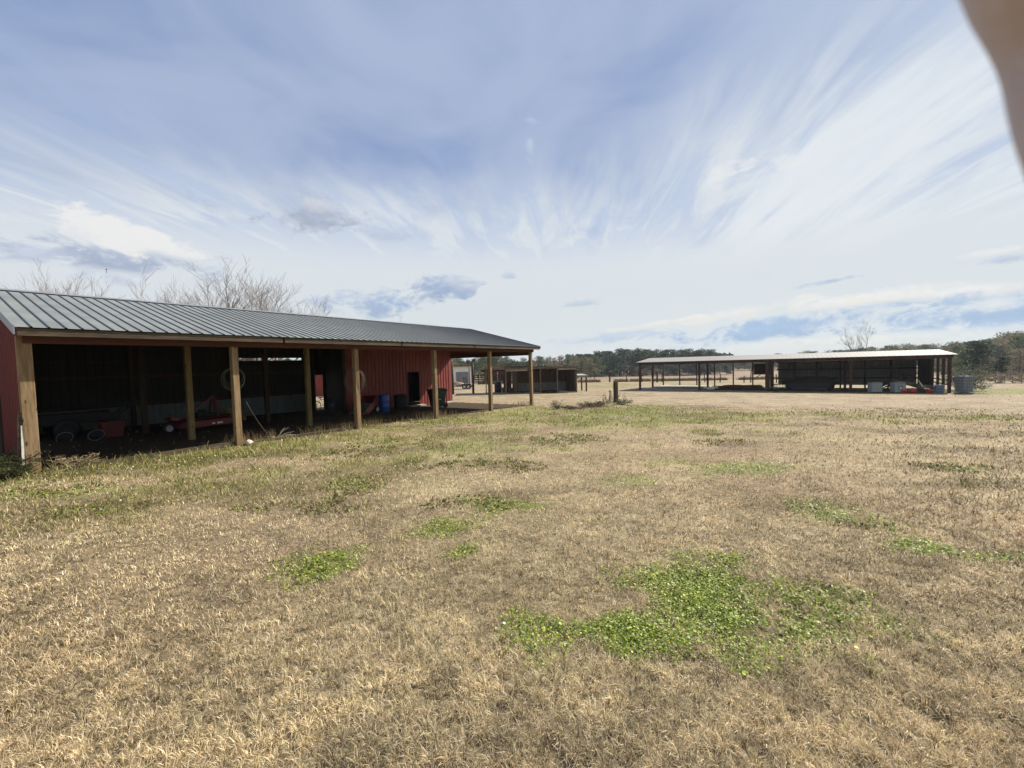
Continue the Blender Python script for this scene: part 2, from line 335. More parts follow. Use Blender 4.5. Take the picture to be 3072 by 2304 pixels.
def regions(x, y):
    al = (x-bo[0])*bd[0]+(y-bo[1])*bd[1]; pe = (x-bo[0])*bn[0]+(y-bo[1])*bn[1]
    n1 = fbm(x*.9, y*.9, 11, 4); n2 = fbm(x*.25, y*.25, 17, 3); n3 = fbm(x*3, y*3, 31, 3)
    weeds = np.clip(1.25-seg(x, y, WL)/1.1+(n1-.5)*2.2, 0, 1)
    w2 = np.clip(1.35-seg(x, y, WL2)/(1.3+np.clip(3.5-abs(x-3)*.35, 0, 2.5))+(n1-.5)*4.6-.25*np.clip((x-6)/4, 0, 1), 0, 1)
    w3 = np.clip((n1-.40)*5+(n2-.45)*2, 0, 1)*.85*np.clip(1.45-seg(x, y, [(-5.8, 10.2), (-3.5, 13), (0, 16), (5, 20)])/4.2, 0, 1)
    weeds = np.maximum(weeds, np.maximum(w2, w3))
    ys = np.interp(x, SXY[:, 0], SXY[:, 1]); sand = np.clip((y-ys)/1.5+(n1-.5)*1.6, 0, 1)
    sand = np.where(x < -4.5, np.where(pe > 6, 1., 0.)*np.clip((al-18.9)*2, 0, 1)+np.where(pe > 9.4, 1., 0.), sand); sand = np.clip(sand, 0, 1)
    al2 = (x-s0[0])*sd[0]+(y-s0[1])*sd[1]; pe2 = (x-s0[0])*sn[0]+(y-s0[1])*sn[1]
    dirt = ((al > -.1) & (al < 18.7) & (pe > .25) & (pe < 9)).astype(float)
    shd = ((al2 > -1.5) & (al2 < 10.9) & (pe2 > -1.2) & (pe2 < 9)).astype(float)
    far = np.clip((y-76-.1*(x-5))/2+(n1-.5), 0, 1)
    grn = np.clip((n2-.44)*6, 0, 1)*np.clip((y-44)/4, 0, 1)*np.clip((74-y)/4, 0, 1)*.8*np.clip((x-6)/5, 0, 1)
    grn = np.maximum(grn, np.clip(1.2-np.hypot((x-3)/6, (y-34.)/1.1)+(n1-.5), 0, 1)*.6)
    rg = np.clip((x-29)/2, 0, 1)*np.clip((y-26.6)/.8, 0, 1)*np.clip((36-y)/2, 0, 1)
    grn = np.maximum(grn, rg)
    fw = np.clip(1.2-np.abs(al2-9)/14-np.abs(pe2+2.6)/1.2+(n1-.5)*1.5, 0, 1)
    weeds = np.maximum(weeds, fw*.9)
    mott = np.clip((fbm(x*.55+3, y*1.1, 101, 5)-.53)*7, 0, 1)*np.clip((y-3)/3, 0, 1)
    mott = np.maximum(mott, np.clip(1.5-seg(x, y, BR)/.5+(n1-.5)*4, 0, 1)*.8)
    return dict(mott=mott, al=al, pe=pe, weeds=weeds*(1-dirt), sand=sand*(1-dirt)*(1-np.clip(w2, 0, 1)), dirt=dirt, shd=shd, far=far, grn=grn, n1=n1, n2=n2, n3=n3)
def make_ground():
    na, nr = 900, 620
    th = np.linspace(-math.pi, math.pi, na, endpoint=False)
    # finer spacing across the quarter the yard lies in
    th = np.sort(np.concatenate([np.linspace(-1.15, 1.15, 720), np.linspace(1.15, 2*math.pi-1.15, 122)[1:-1]])); na = len(th)
    r = np.concatenate([[0.3], np.geomspace(.6, 3000, nr)]); nr = len(r)
    RR, TT = np.meshgrid(r, th, indexing='ij'); x = (RR*np.sin(TT)).ravel(); y = (RR*np.cos(TT)).ravel()
    g = regions(x, y); z = gz(x, y)
    z = z+(fbm(x*1.3, y*1.3, 3, 4)-.5)*.07*np.clip(1.3-RR.ravel()/40, 0, 1)*(1-g['dirt'])+(fbm(x*6, y*6, 8, 3)-.5)*.03*np.clip(1.2-RR.ravel()/20, 0, 1)
    fx = lambda c: np.array(c)[None, :]
    mxx = lambda a, b, t: a*(1-t[:, None])+b*t[:, None]
    c = mxx(fx((.25, .195, .115)), fx((.36, .29, .18)), np.clip((g['n1']-.3)*2, 0, 1))
    c = mxx(c, fx((.27, .185, .13)), np.clip((g['n2']-.5)*3, 0, 1)*.6)
    c = c*(1-.25*np.clip((9-RR.ravel())/6, 0, 1)*(1-g['sand'])*(1-g['dirt']))[:, None]          # base colour darkened over the nearest ground, except sand and barn floor
    c = mxx(c, mxx(fx((.275, .215, .138)), fx((.33, .265, .178)), np.clip((g['n3']-.3)*2, 0, 1)), g['sand'])
    c = mxx(c, fx((.20, .155, .10)), np.clip((g['n1']-.55)*5, 0, 1)*g['sand']*.7)
    c = mxx(c, fx((.25, .185, .125)), g['far'])
    c = mxx(c, mxx(fx((.17, .175, .06)), fx((.24, .21, .10)), g['n3']), g['grn'])
    c = mxx(c, mxx(fx((.11, .125, .03)), fx((.25, .24, .075)), np.clip((g['n3']-.2)*1.6, 0, 1)), g['weeds']*.85)
    c = mxx(c, fx((.14, .17, .04)), clover(x, y)*.6)
    c = mxx(c, fx((.062, .043, .026)), g['dirt'])  # dirt floor, its colour deepened for the shade in the barn
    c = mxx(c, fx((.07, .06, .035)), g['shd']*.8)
    c = mxx(c, fx((.13, .095, .06)), g['mott']*.6*(1-g['dirt'])*(1-.7*g['sand']))*.84
    me = bpy.data.meshes.new('ground'); me.vertices.add(len(x)); me.vertices.foreach_set('co', np.stack([x, y, z], 1).astype(np.float32).ravel())
    i, j = np.meshgrid(np.arange(nr-1), np.arange(na), indexing='ij'); i = i.ravel(); j = j.ravel(); j2 = (j+1) % na
    f = np.stack([i*na+j, i*na+j2, (i+1)*na+j2, (i+1)*na+j], 1)[:, ::-1]
    me.loops.add(f.size); me.polygons.add(len(f)); me.loops.foreach_set('vertex_index', f.astype(np.int32).ravel())
    me.polygons.foreach_set('loop_start', np.arange(0, f.size, 4, dtype=np.int32)); me.polygons.foreach_set('loop_total', np.full(len(f), 4, np.int32))
    me.update(); me.validate()
    a = me.color_attributes.new('Col', 'FLOAT_COLOR', 'POINT'); a.data.foreach_set('color', np.concatenate([c, np.ones((len(c), 1))], 1).astype(np.float32).ravel())
    me.polygons.foreach_set('use_smooth', [True]*len(me.polygons))
    o = bpy.data.objects.new('ground', me); C.objects.link(o); o['kind'] = 'structure'
    m = bpy.data.materials.new('ground'); m.use_nodes = True; t = m.node_tree; S.tree = t; b = t.nodes['Principled BSDF']
    tcn = t.nodes.new('ShaderNodeTexCoord'); at_ = t.nodes.new('ShaderNodeAttribute'); at_.attribute_name = 'Col'
    v = tcn.outputs['Object']
    n1 = noise(v, 38, 6, .7); n2 = noise(v, 7, 5, .65, .3); n3 = noise(v, .9, 5, .6)
    k = smooth(n1, .3, .7, .55, 1.4)*smooth(n2, .3, .7, .78, 1.18)*smooth(n3, .3, .7, .88, 1.1)
    t.links.new(mixc(1., at_.outputs['Color'], comb(k, k, k), 'MULTIPLY'), b.inputs['Base Color']); b.inputs['Roughness'].default_value = .95; b.inputs['Specular IOR Level'].default_value = .1
    bp = t.nodes.new('ShaderNodeBump'); bp.inputs['Strength'].default_value = .9; bp.inputs['Distance'].default_value = .03
    t.links.new((n1*.5+n2).k, bp.inputs['Height']); t.links.new(bp.outputs[0], b.inputs['Normal']); me.materials.append(m)
    return o
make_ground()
rng = np.random.default_rng(7)
def blades(name, x, y, L, W, lean, colr, m, label, cat, zoff=0., head=None):
    """bent strips, one mesh: x,y roots, length, width, lean 0..1.4"""
    n = len(x); z = gz(x, y)+zoff
    z = z+(fbm(x*1.3, y*1.3, 3, 4)-.5)*.07*np.clip(1.3-np.hypot(x, y)/40, 0, 1)+(fbm(x*6, y*6, 8, 3)-.5)*.03*np.clip(1.2-np.hypot(x, y)/20, 0, 1)-.004
    h = rng.uniform(0, 2*np.pi, n) if head is None else head; f = rng.uniform(0, 2*np.pi, n)
    dx_, dy_ = np.cos(h), np.sin(h); wx, wy = np.cos(f)*W/2, np.sin(f)*W/2
    l1 = lean*.45; l2 = lean*1.25
    p0 = np.stack([x, y, z], 1)
    p1 = p0+np.stack([dx_*np.sin(l1), dy_*np.sin(l1), np.cos(l1)], 1)*(L*.5)[:, None]
    p2 = p1+np.stack([dx_*np.sin(l2), dy_*np.sin(l2), np.cos(l2)], 1)*(L*.5)[:, None]
    w = np.stack([wx, wy, np.zeros(n)], 1)
    V = np.stack([p0-w, p0+w, p1+w*.85, p1-w*.85, p2], 1).reshape(-1, 3)
    b = np.arange(n)*5
    loops = np.stack([b, b+1, b+2, b+3, b+3, b+2, b+4], 1).ravel(); 
    ls = np.stack([np.arange(n)*7, np.arange(n)*7+4], 1).ravel(); lt = np.tile([4, 3], n)
    me = bpy.data.meshes.new(name); me.vertices.add(len(V)); me.vertices.foreach_set('co', V.astype(np.float32).ravel())
    me.loops.add(len(loops)); me.polygons.add(2*n); me.loops.foreach_set('vertex_index', loops.astype(np.int32))
    me.polygons.foreach_set('loop_start', ls.astype(np.int32)); me.polygons.foreach_set('loop_total', lt.astype(np.int32)); me.update()
    a = me.color_attributes.new('Col', 'FLOAT_COLOR', 'POINT')
    cc = np.repeat(np.concatenate([colr, np.ones((n, 1))], 1), 5, 0); a.data.foreach_set('color', cc.astype(np.float32).ravel())
    me.materials.append(m); o = bpy.data.objects.new(name, me); C.objects.link(o)
    return tag(o, label, cat, None, 'stuff')
grass_m = mat('dry grass blades', (1, 1, 1), .75, .15, 30, trans=.27, attr=True, spec=.25)
def scatter(n, d0, d1, side=1.0):
    k = rng.uniform(1/d1, 1/d0, n); D = 1/k; x = rng.uniform(-1.6, 1.8, n)*side*D; return x, D
def pick(pal, w, n):
    i = rng.choice(len(pal), n, p=np.array(w)/sum(w)); return np.array(pal)[i]*rng.uniform(.62, 1.13, (n, 1))
def tuft(x, y):
    # draw the roots together into small curling tufts
    sp = .075*(1+np.hypot(x, y)*.03); cx = np.floor(x/sp); cy = np.floor(y/sp)
    h1 = (np.sin(cx*127.1+cy*311.7)*43758.5453) % 1; h2 = (np.sin(cx*269.5+cy*183.3)*43758.5453) % 1
    tx = (cx+.2+.6*h1)*sp; ty = (cy+.2+.6*h2)*sp; a = rng.uniform(0, 2*np.pi, len(x)); r = sp*.42*rng.random(len(x))**.8
    loose = rng.random(len(x)) < .4
    nx = np.where(loose, x, tx+np.cos(a)*r); ny = np.where(loose, y, ty+np.sin(a)*r)
    return nx, ny, a+2.2*(h1-.5)+rng.normal(0, .5, len(x))+np.where(loose, rng.uniform(0, 6, len(x)), 0)
def make_grass():
    x, y = scatter(960000, 1.25, 34); x, y, HD = tuft(x, y)
    g = regions(x, y); cl = clover(x, y); D = np.hypot(x, y)
    clump = fbm(x*14, y*14, 41, 2); keep = (rng.random(len(x)) < (1-.93*g['sand'])*(1-.97*g['dirt'])*(1-.6*cl)*np.clip((clump-.25)*3.4, .12, 1))
    x, y, D, cl, HD = x[keep], y[keep], D[keep], cl[keep], HD[keep]; g = {k: v[keep] for k, v in g.items()}; n = len(x)
    L = rng.uniform(.03, .085, n)*(.6+.9*g['n1'])*(1+D*.01); W = np.maximum(.0028, D*.00090)*rng.uniform(.55, 1.3, n)
    c = pick([(.70, .58, .34), (.58, .46, .27), (.40, .30, .18), (.88, .78, .54), (.11, .08, .05), (.40, .38, .15)], [6, 4.2, 2.4, 4.6, 2.8, 1.4], n)
    patch = np.clip((fbm(x*.35, y*.35, 51, 3)-.35)*2.4, 0, 1)[:, None]
    wm = np.clip((x+1.5)/7+(g['n2']-.5)*1.6, 0, 1)[:, None]; c = c*(np.array([[.88, .80, .74]])*patch+np.array([[1.05, 1.03, .98]])*(1-patch))*(np.array([[.98, .99, 1.05]])*(1-wm)+np.array([[.92, .92, 1.03]])*wm)*(.42+1.16*fbm(x*4.5, y*4.5, 77, 5))[:, None]
    gm = (rng.random(n) < g['mott']*.62); c[gm] = pick([(.24, .185, .105), (.16, .125, .07), (.34, .27, .16), (.22, .21, .07)], [3, 3, 2, 2.2], gm.sum())
    gw = (rng.random(n) < g['weeds']*.75); c[gw] = pick([(.24, .26, .07), (.16, .18, .05), (.38, .33, .13), (.28, .20, .10)], [3, 2, 3, 2], gw.sum())
    gc = (rng.random(n) < cl*.65); c[gc] = pick([(.24, .32, .07), (.34, .38, .10)], [1, 1], gc.sum())
    blades('dry_grass', x, y, L, W, np.clip(rng.normal(1.12, .40, n), .1, 1.7), c, grass_m, 'short dry tan winter grass covering the yard in the foreground', 'grass', 0., HD)
    # long loose straws
    x, y = scatter(2600, 1.3, 9); n = len(x); c = pick([(.62, .52, .36), (.50, .38, .25)], [1, 1], n)
    blades('loose_straw', x, y, rng.uniform(.08, .2, n), np.maximum(.002, y*.0007), rng.uniform(.8, 1.5, n), c, grass_m, 'long pale straws lying loose over the dry grass', 'straw')
def make_clover():
    x, y = scatter(900000, 1.6, 24); cl = clover(x, y); k = rng.random(len(x)) < cl**1.25*.85; x, y = x[k], y[k]; n = len(x); D = np.hypot(x, y)
    z = gz(x, y)+(fbm(x*1.3, y*1.3, 3, 4)-.5)*.07*np.clip(1.3-D/40, 0, 1)+(fbm(x*6, y*6, 8, 3)-.5)*.03*np.clip(1.2-D/20, 0, 1)+rng.uniform(.008, .045, n)
    s = rng.uniform(.0035, .0088, n)*(1+D*.06)*np.where(rng.random(n) < .1, 1.5, 1)
    nrm = rng.normal(0, .45, (n, 3)); nrm[:, 2] = 1; nrm /= np.linalg.norm(nrm, axis=1)[:, None]
    t = np.cross(nrm, rng.normal(0, 1, (n, 3))); t /= np.linalg.norm(t, axis=1)[:, None]; b = np.cross(nrm, t); P = np.stack([x, y, z], 1)
    V = np.stack([P+(t*math.cos(a)+b*math.sin(a))*s[:, None]*r for a, r in ((0, 1), (1.1, .8), (2.1, 1.), (3.14, .75), (4.2, 1.), (5.2, .8))], 1).reshape(-1, 3)
    me = bpy.data.meshes.new('clover'); me.vertices.add(6*n); me.vertices.foreach_set('co', V.astype(np.float32).ravel())
    me.loops.add(6*n); me.polygons.add(n); me.loops.foreach_set('vertex_index', np.arange(6*n, dtype=np.int32)); me.polygons.foreach_set('loop_start', np.arange(0, 6*n, 6, dtype=np.int32)); me.polygons.foreach_set('loop_total', np.full(n, 6, np.int32)); me.update()
    c = pick([(.20, .28, .03), (.32, .42, .04), (.52, .58, .10), (.10, .16, .025)], [4, 4, 2.8, 2], n)
    w = rng.random(n) < .006; c[w] = (.62, .62, .48)
    dull = np.clip((D-9)/10, 0, 1)[:, None]*.5; c = c*(1-dull)+np.array([[.24, .25, .08]])*dull
    a = me.color_attributes.new('Col', 'FLOAT_COLOR', 'POINT'); a.data.foreach_set('color', np.repeat(np.concatenate([c, np.ones((n, 1))], 1), 6, 0).astype(np.float32).ravel())
    me.materials.append(mat('clover leaf', (1, 1, 1), .5, .15, 30, trans=.4, attr=True)); o = bpy.data.objects.new('clover', me); C.objects.link(o)
    tag(o, 'bright green clover growing in patches through the dry grass', 'clover', None, 'stuff')
def make_weeds():
    x, y = scatter(240000, 5, 42); g = regions(x, y); D = np.hypot(x, y)
    k = (rng.random(len(x)) < np.clip(g['weeds']-.08, 0, 1)**1.2*.95*np.clip((fbm(x*3, y*3, 61, 3)-.3)*3, .1, 1)); x, y, D = x[k], y[k], D[k]; n = len(x)
    al = (x-bo[0])*bd[0]+(y-bo[1])*bd[1]; pe = (x-bo[0])*bn[0]+(y-bo[1])*bn[1]
    near = np.exp(-(pe/.8)**2)*(al < 19)
    L = rng.uniform(.05, .16, n)*(1+1.0*near*rng.random(n)); W = np.maximum(.008, D*.0010)*rng.uniform(.6, 1.5, n)
    c = pick([(.25, .26, .07), (.14, .15, .045), (.38, .33, .13), (.22, .15, .08), (.52, .48, .24)], [3.4, 2.4, 3, 2.8, 1.3], n)
    blades('weeds', x, y, L, W, rng.uniform(.2, 1.3, n), c, grass_m, 'low tangled green and brown weeds along the barn and across the yard', 'weeds')
    # dead seed stalks by the posts
    al = rng.uniform(.2, 18.5, 1700); pe = rng.normal(.25, .35, 1700); m_ = fbm(al*1.4, al*0, 71, 2) > .42; al, pe = al[m_], pe[m_]
    x = bo[0]+al*bd[0]+pe*bn[0]; y = bo[1]+al*bd[1]+pe*bn[1]; n = len(x)
    blades('dead_stalks', x, y, rng.uniform(.15, .42, n), rng.uniform(.006, .014, n), rng.uniform(.05, .7, n), pick([(.30, .20, .11), (.22, .15, .08), (.20, .20, .07)], [3, 2, 1], n), grass_m, 'dry brown seed stalks standing along the front posts of the barn', 'weeds')
    # fallen leaves
    x, y = scatter(60000, 6, 30); g = regions(x, y); k = rng.random(len(x)) < np.clip(g['weeds']-.3, 0, 1)*.09; x, y = x[k], y[k]; n = len(x)
    blades('fallen_leaves', x, y, rng.uniform(.03, .06, n), rng.uniform(.02, .04, n), rng.uniform(1., 1.5, n), pick([(.52, .46, .26), (.42, .34, .14), (.58, .54, .36)], [2, 2, 1], n), grass_m, 'pale yellow fallen leaves caught in the weeds', 'leaves', .05)
def make_broadleaf():
    P_ = [(770, 1050, 60, 26), (720, 1095, 70, 14), (215, 1098, 100, 13), (120, 1112, 50, 12), (570, 1098, 70, 10), (430, 1055, 60, 9), (840, 968, 110, 16), (700, 985, 70, 9), (460, 990, 80, 12), (350, 1005, 60, 9), (1250, 905, 140, 14), (1430, 886, 140, 10), (1900, 889, 230, 7), (2060, 1012, 80, 10), (2130, 1050, 70, 8), (1560, 955, 60, 7), (980, 1000, 120, 14), (1180, 950, 120, 12), (640, 1240, 50, 20), (1860, 1135, 60, 14), (1700, 1290, 120, 40), (1080, 1010, 90, 12), (110, 1062, 120, 16), (900, 915, 150, 10), (1010, 1090, 90, 16)]
    xs = []; ys = []
    for cx, cy, rx, ry in P_:
        p = ground(cx*K, cy*K); q = ground(cx*K, (cy-ry)*K); q2 = ground(cx*K, (cy+ry)*K); a = rx*K*p.y/FPX; b = max((q.y-q2.y)/2, .1); n_ = int(min(1700, 55*a*b*3.14/(.02+p.y*.012))); r = rng.random(n_)**.6*1.15; t = rng.uniform(0, 6.28, n_)
        x = p.x+np.cos(t)*r*a; y = (q.y+q2.y)/2+np.sin(t)*r*b; k = fbm(x*3, y*3, 121, 3) > .46; xs.append(x[k]); ys.append(y[k])
    x = np.concatenate(xs); y = np.concatenate(ys); n = len(x)
    blades('leafy_weeds', x, y, rng.uniform(.04, .10, n), rng.uniform(.016, .034, n), rng.uniform(.7, 1.45, n), pick([(.16, .20, .05), (.26, .30, .07), (.18, .12, .06), (.34, .27, .12), (.46, .42, .2)], [3, 3, 3, 2.4, 1.4], n), grass_m, 'flat dark leafy weeds scattered in loose drifts over the yard', 'weeds')
make_grass(); make_clover(); make_weeds(); make_broadleaf()

# ------------------------------------------------------------------ the red barn
barn = thing('pole_barn', (bo[0], bo[1], 0), BANG, 'long red metal pole barn with grey ribbed roof and open timber post front', 'barn')
EZ, RZ, EY, RY, BY, X0, X1 = 2.80, 4.125, -.44, 4.615, 9.45, -.12, 18.64
SLP = (RZ-EZ)/(RY-EY)
def rz(y): return RZ-abs(y-RY)*SLP
lz = lambda al, pe: float(gz(*(bo+al*bd+pe*bn)))
m_ = MB(); m_.m = 1
ripple(m_, X0, X1, lambda x, y, h: (x, y, rz(y)+h), EY, RY, rh=.020, rw=.042); m_.build('roof', [roof_m, rib_m], barn)
m_ = MB(); m_.m = 1
ripple(m_, X0, X1, lambda x, y, h: (x, y, rz(y)+h), RY, BY, rh=.020, rw=.042); o = m_.build('roof', [roof_m, rib_m], barn); o['label'] = 'rear slope of the grey ribbed roof'
m_ = MB()
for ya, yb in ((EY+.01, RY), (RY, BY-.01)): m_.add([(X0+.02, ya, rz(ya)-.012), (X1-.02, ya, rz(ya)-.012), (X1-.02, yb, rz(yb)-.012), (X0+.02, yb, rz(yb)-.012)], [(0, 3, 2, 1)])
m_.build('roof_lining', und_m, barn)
MB().add([(X0, RY-.16, rz(RY-.16)+.03), (X1, RY-.16, rz(RY-.16)+.03), (X1, RY, RZ+.045), (X0, RY, RZ+.045), (X0, RY+.16, rz(RY-.16)+.03), (X1, RY+.16, rz(RY-.16)+.03)], [(0, 1, 2, 3), (3, 2, 5, 4)]).build('ridge_cap', rake_m, barn)
for x, nm in ((X0, 'near'), (X1, 'far')):
    for ya, yb in ((EY, RY), (RY, BY)):
        mb = MB(); e = .025 if x > 0 else -.025; d_ = .17 if x < 1 else .14
        mb.add([(x+q, y, rz(y)+.035-w) for q in (0, e) for (y, w) in ((ya, 0), (yb, 0), (yb, d_), (ya, d_))], [(0, 1, 2, 3), (7, 6, 5, 4), (0, 4, 5, 1), (1, 5, 6, 2), (2, 6, 7, 3), (3, 7, 4, 0)])
        mb.build('rake_trim', rake_m if x < 1 else wood_brn, barn)
cuts = [0, 4.9, 9.1, 13.2, X1-X0]                                  # fascia in four butted boards
for a, b in zip(cuts[:-1], cuts[1:]): box('fascia_board', wood_gray, barn, X0+a+.03, X0+b-.03, EY+.03, EY+.068, 2.645, 2.782)
box('eave_beam', wood_brn, barn, .0, 18.45, -.125, -.085, 2.52, 2.74); box('eave_beam', wood_brn, barn, .12, 18.45, .085, .125, 2.52, 2.74)
def post(x, y, w, top, m=wood_post, d=None, lab=None):
    z0 = lz(x, y)-.05; d = d or w
    o = box('post', m, barn, x-w/2, x+w/2, y-d/2, y+d/2, z0, top, bevel=.008)
    if lab: o['label'] = lab
    return o
for i in range(6): post(i*3.66+(0.02 if i == 0 else 0), 0, .2 if i == 0 else .15, 2.66, wood_post, .165)
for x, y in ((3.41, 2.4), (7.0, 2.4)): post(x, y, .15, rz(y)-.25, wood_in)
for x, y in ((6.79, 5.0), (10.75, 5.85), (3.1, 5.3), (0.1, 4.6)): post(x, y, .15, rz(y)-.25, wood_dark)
post(18.52, 6.1, .07, 2.5, wood_dark)
for i in range(6):
    x = i*3.66 if i < 5 else 18.3
    for ya, yb in ((EY+.08, RY), (RY, BY-.08)): MB().bar((x+.11, ya, rz(ya)-.10), (x+.11, yb, rz(yb)-.10), .04, .14).build('rafter', wood_dark, barn)
for k in range(1, 6):
    y = EY+k*.88; MB().box(X0+.1, X1-.1, y, y+.09, rz(y)-.055, rz(y)-.02).build('purlin', wood_brn, barn)
# rear wall of the open bays
def sheet(name, m, x0, x1, y, z0, z1, parent=barn, flip=1, al=None):
    mb = MB(); ripple(mb, x0, x1, lambda x, t, h: (x, y-h*flip, t), z0, z1); return mb.build(name, m, parent)
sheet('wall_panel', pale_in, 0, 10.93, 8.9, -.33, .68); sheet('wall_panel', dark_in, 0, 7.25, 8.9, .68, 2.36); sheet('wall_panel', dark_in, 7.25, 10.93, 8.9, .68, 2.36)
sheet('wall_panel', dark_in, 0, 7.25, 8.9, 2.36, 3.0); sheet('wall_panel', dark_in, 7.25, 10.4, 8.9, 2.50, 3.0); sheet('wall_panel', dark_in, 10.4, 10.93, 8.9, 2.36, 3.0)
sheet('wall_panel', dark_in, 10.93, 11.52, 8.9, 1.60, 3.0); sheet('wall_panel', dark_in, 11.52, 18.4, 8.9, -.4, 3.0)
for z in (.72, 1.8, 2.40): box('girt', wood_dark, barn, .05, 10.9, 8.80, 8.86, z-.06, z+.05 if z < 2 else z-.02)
for x in (3.66, 7.3, 10.9): box('rear_post', wood_dark, barn, x-.07, x+.07, 8.68, 8.79, lz(x, 8.7), 2.95)
# enclosed room with red siding
RW = 6.0
def wall_y(x0, x1, z0, z1): return sheet('wall', red_m, x0, x1, RW, z0, z1)
wall_y(10.9, 14.85, -.28, rz(RW)-.05); wall_y(15.7, 18.42, -.38, rz(RW)-.05); wall_y(14.85, 15.7, 1.60, rz(RW)-.05)
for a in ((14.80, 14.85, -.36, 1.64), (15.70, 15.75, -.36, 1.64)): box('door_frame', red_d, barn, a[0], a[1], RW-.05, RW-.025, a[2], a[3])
box('door_sill', conc_m, barn, 14.7, 15.85, RW-.4, RW+.05, -.40, -.27)
box('side_wall', dark_in, barn, 11.7, 11.75, RW+.02, 8.88, -.3, 3.0); box('partition', dark_in, barn, 10.40, 10.44, 7.9, 8.66, -.3, 2.2)
mb = MB(); ripple(mb, RW, 8.88, lambda y, t, h: (18.42+h, y, t), -.45, 2.9); mb.build('end_wall', red_m, barn)
box('base_trim', white_m, barn, 17.95, 18.4, RW-.045, RW-.028, -.40, -.30)
# far gable over the open porch
box('header_beam', wood_brn, barn, 18.40, 18.46, .12, 6.08, 2.36, 2.60)
MB().add([(18.5, .0, 2.58), (18.5, RW+.15, 2.58), (18.5, RW+.15, rz(RW+.15)-.03), (18.5, RY, RZ-.03), (18.5, .0, rz(0)-.03)], [(0, 1, 2, 3, 4)]).build('gable_panel', red_m, barn)
# near gable, one low opening
def gab(y0, y1, zb): 
    mb = MB(); ys = np.arange(y0, y1+1e-6, .229); 
    pts = []
    for y in ys:
        pts += [(y, 0), (min(y+.175, y1), 0)]
        if y+.229 <= y1: pts += [(y+.19, .02), (y+.215, .02)]
    pts.append((y1, 0)); k = 0
    for y, h in pts: mb.v += [(-.03-h, y, zb), (-.03-h, y, rz(y)-.03)]
    for i in range(len(pts)-1): mb.f.append((2*i, 2*i+2, 2*i+3, 2*i+1)); mb.mi.append(0)
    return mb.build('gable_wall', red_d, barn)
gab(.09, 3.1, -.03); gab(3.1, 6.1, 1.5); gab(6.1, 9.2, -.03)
box('inner_lining', dark_in, barn, .0, .03, .12, 3.1, 0., 2.7); box('inner_lining', dark_in, barn, .0, .03, 6.1, 9.2, 0., 2.7)
o = MB().bar((-.115, -.06, -.02), (-.085, -.05, .95), .035, .05).build('trim_board', white_m, barn); o['label'] = 'white warped trim strip at the foot of the corner post'
MB().bar((-.16, -.03, -.02), (-.10, -.03, 1.2), .05, .07).build('corner_board', wood_gray, barn)
MB().box(.25, 3.55, -.03, .02, -.1, .045).box(3.85, 7.2, -.03, .02, -.2, -.03).build('ground_board', wood_gray, barn)

# ------------------------------------------------------------------ things in and at the barn
def coil(name, c, rx, rzz, loops, m, label, cat, seed, tube=.007, group=None):
    rr = random.Random(seed); mb = MB()
    for k in range(loops):
        a = rr.uniform(.78, 1.03) if k else 1.; ox, oz = rr.uniform(-.03, .03), rr.uniform(-.02, .05)*1; tw = rr.uniform(-.06, .06)
        pts = [(math.cos(t)*rx*a+ox, -.02*k+tw*math.sin(t*2)*.4, math.sin(t)*rzz*a+oz+(1-a)*rzz) for t in np.linspace(0, 2*math.pi, 36, endpoint=False)]
        mb.tube(pts, tube, 6, closed=True)
    o = mb.build(name, m, None, True); o.location = c; o.rotation_euler = (0, 0, BANG-.35); return tag(o, label, cat, group)
coil('hose_coil', bw(3.68, .13, 0)+Vector((0, 0, 1.74)), .26, .29, 5, hose_m, 'coil of pale green hose hanging on the second front post of the barn', 'hose', 3, .006, 'coils hung on the barn posts')
coil('wire_coil', bw(7.34, .14, 0)+Vector((0, 0, 1.60)), .31, .38, 12, wire_m, 'large tangled coil of brown wire hanging on the third front post of the barn', 'wire', 5, .0045, 'coils hung on the barn posts')
a, b = bw(3.85, -.1, 1.15), bw(4.75, .25, .03)
mb = MB(); mb.tube([a.lerp(b, t)+Vector((.08*math.sin(math.pi*t), 0, -.30*math.sin(math.pi*t))) for t in np.linspace(0, 1, 14)], .006, 6)
tag(mb.build('hose', wire_m, None, True), 'loose end of hose trailing from the post down to the ground', 'hose')
rr = random.Random(4); mb = MB(); c = bw(4.75, .15, .02)
for k in range(8):
    p = c+Vector((rr.uniform(-.1, .1), rr.uniform(-.1, .1), 0)); q = p+Vector((rr.uniform(-.35, .5), rr.uniform(-.2, .2), rr.uniform(.0, .32))); mb.tube([p, (p+q)/2+Vector((0, 0, .05)), q], [.009, .008, .005], 5)
tag(mb.build('rope_scraps', rope_m, None), 'tangle of pale frayed rope on the weeds beside the second post', 'rope')
def rock(loc, s, seed, m, label, cat, name='stone', group=None):
    rr = np.random.default_rng(seed); me = bpy.data.meshes.new(name); import bmesh
    bm = bmesh.new(); bmesh.ops.create_icosphere(bm, subdivisions=2, radius=1)
    for v in bm.verts:
        k = 1+.25*math.sin(v.co.x*3+seed)*math.cos(v.co.y*4)+rr.uniform(-.12, .12); v.co = Vector((v.co.x*s[0], v.co.y*s[1], max(v.co.z, -.5)*s[2]))*k
    bm.to_mesh(me); bm.free(); me.materials.append(m); o = bpy.data.objects.new(name, me); C.objects.link(o); o.location = loc; o.rotation_euler = (0, 0, seed)
    return tag(o, label, cat, group)
rock(bw(3.84, -.16, .05), (.14, .10, .08), 2, rock_m, 'broken pale concrete lump at the foot of the second front post', 'concrete lump', 'concrete_lump')
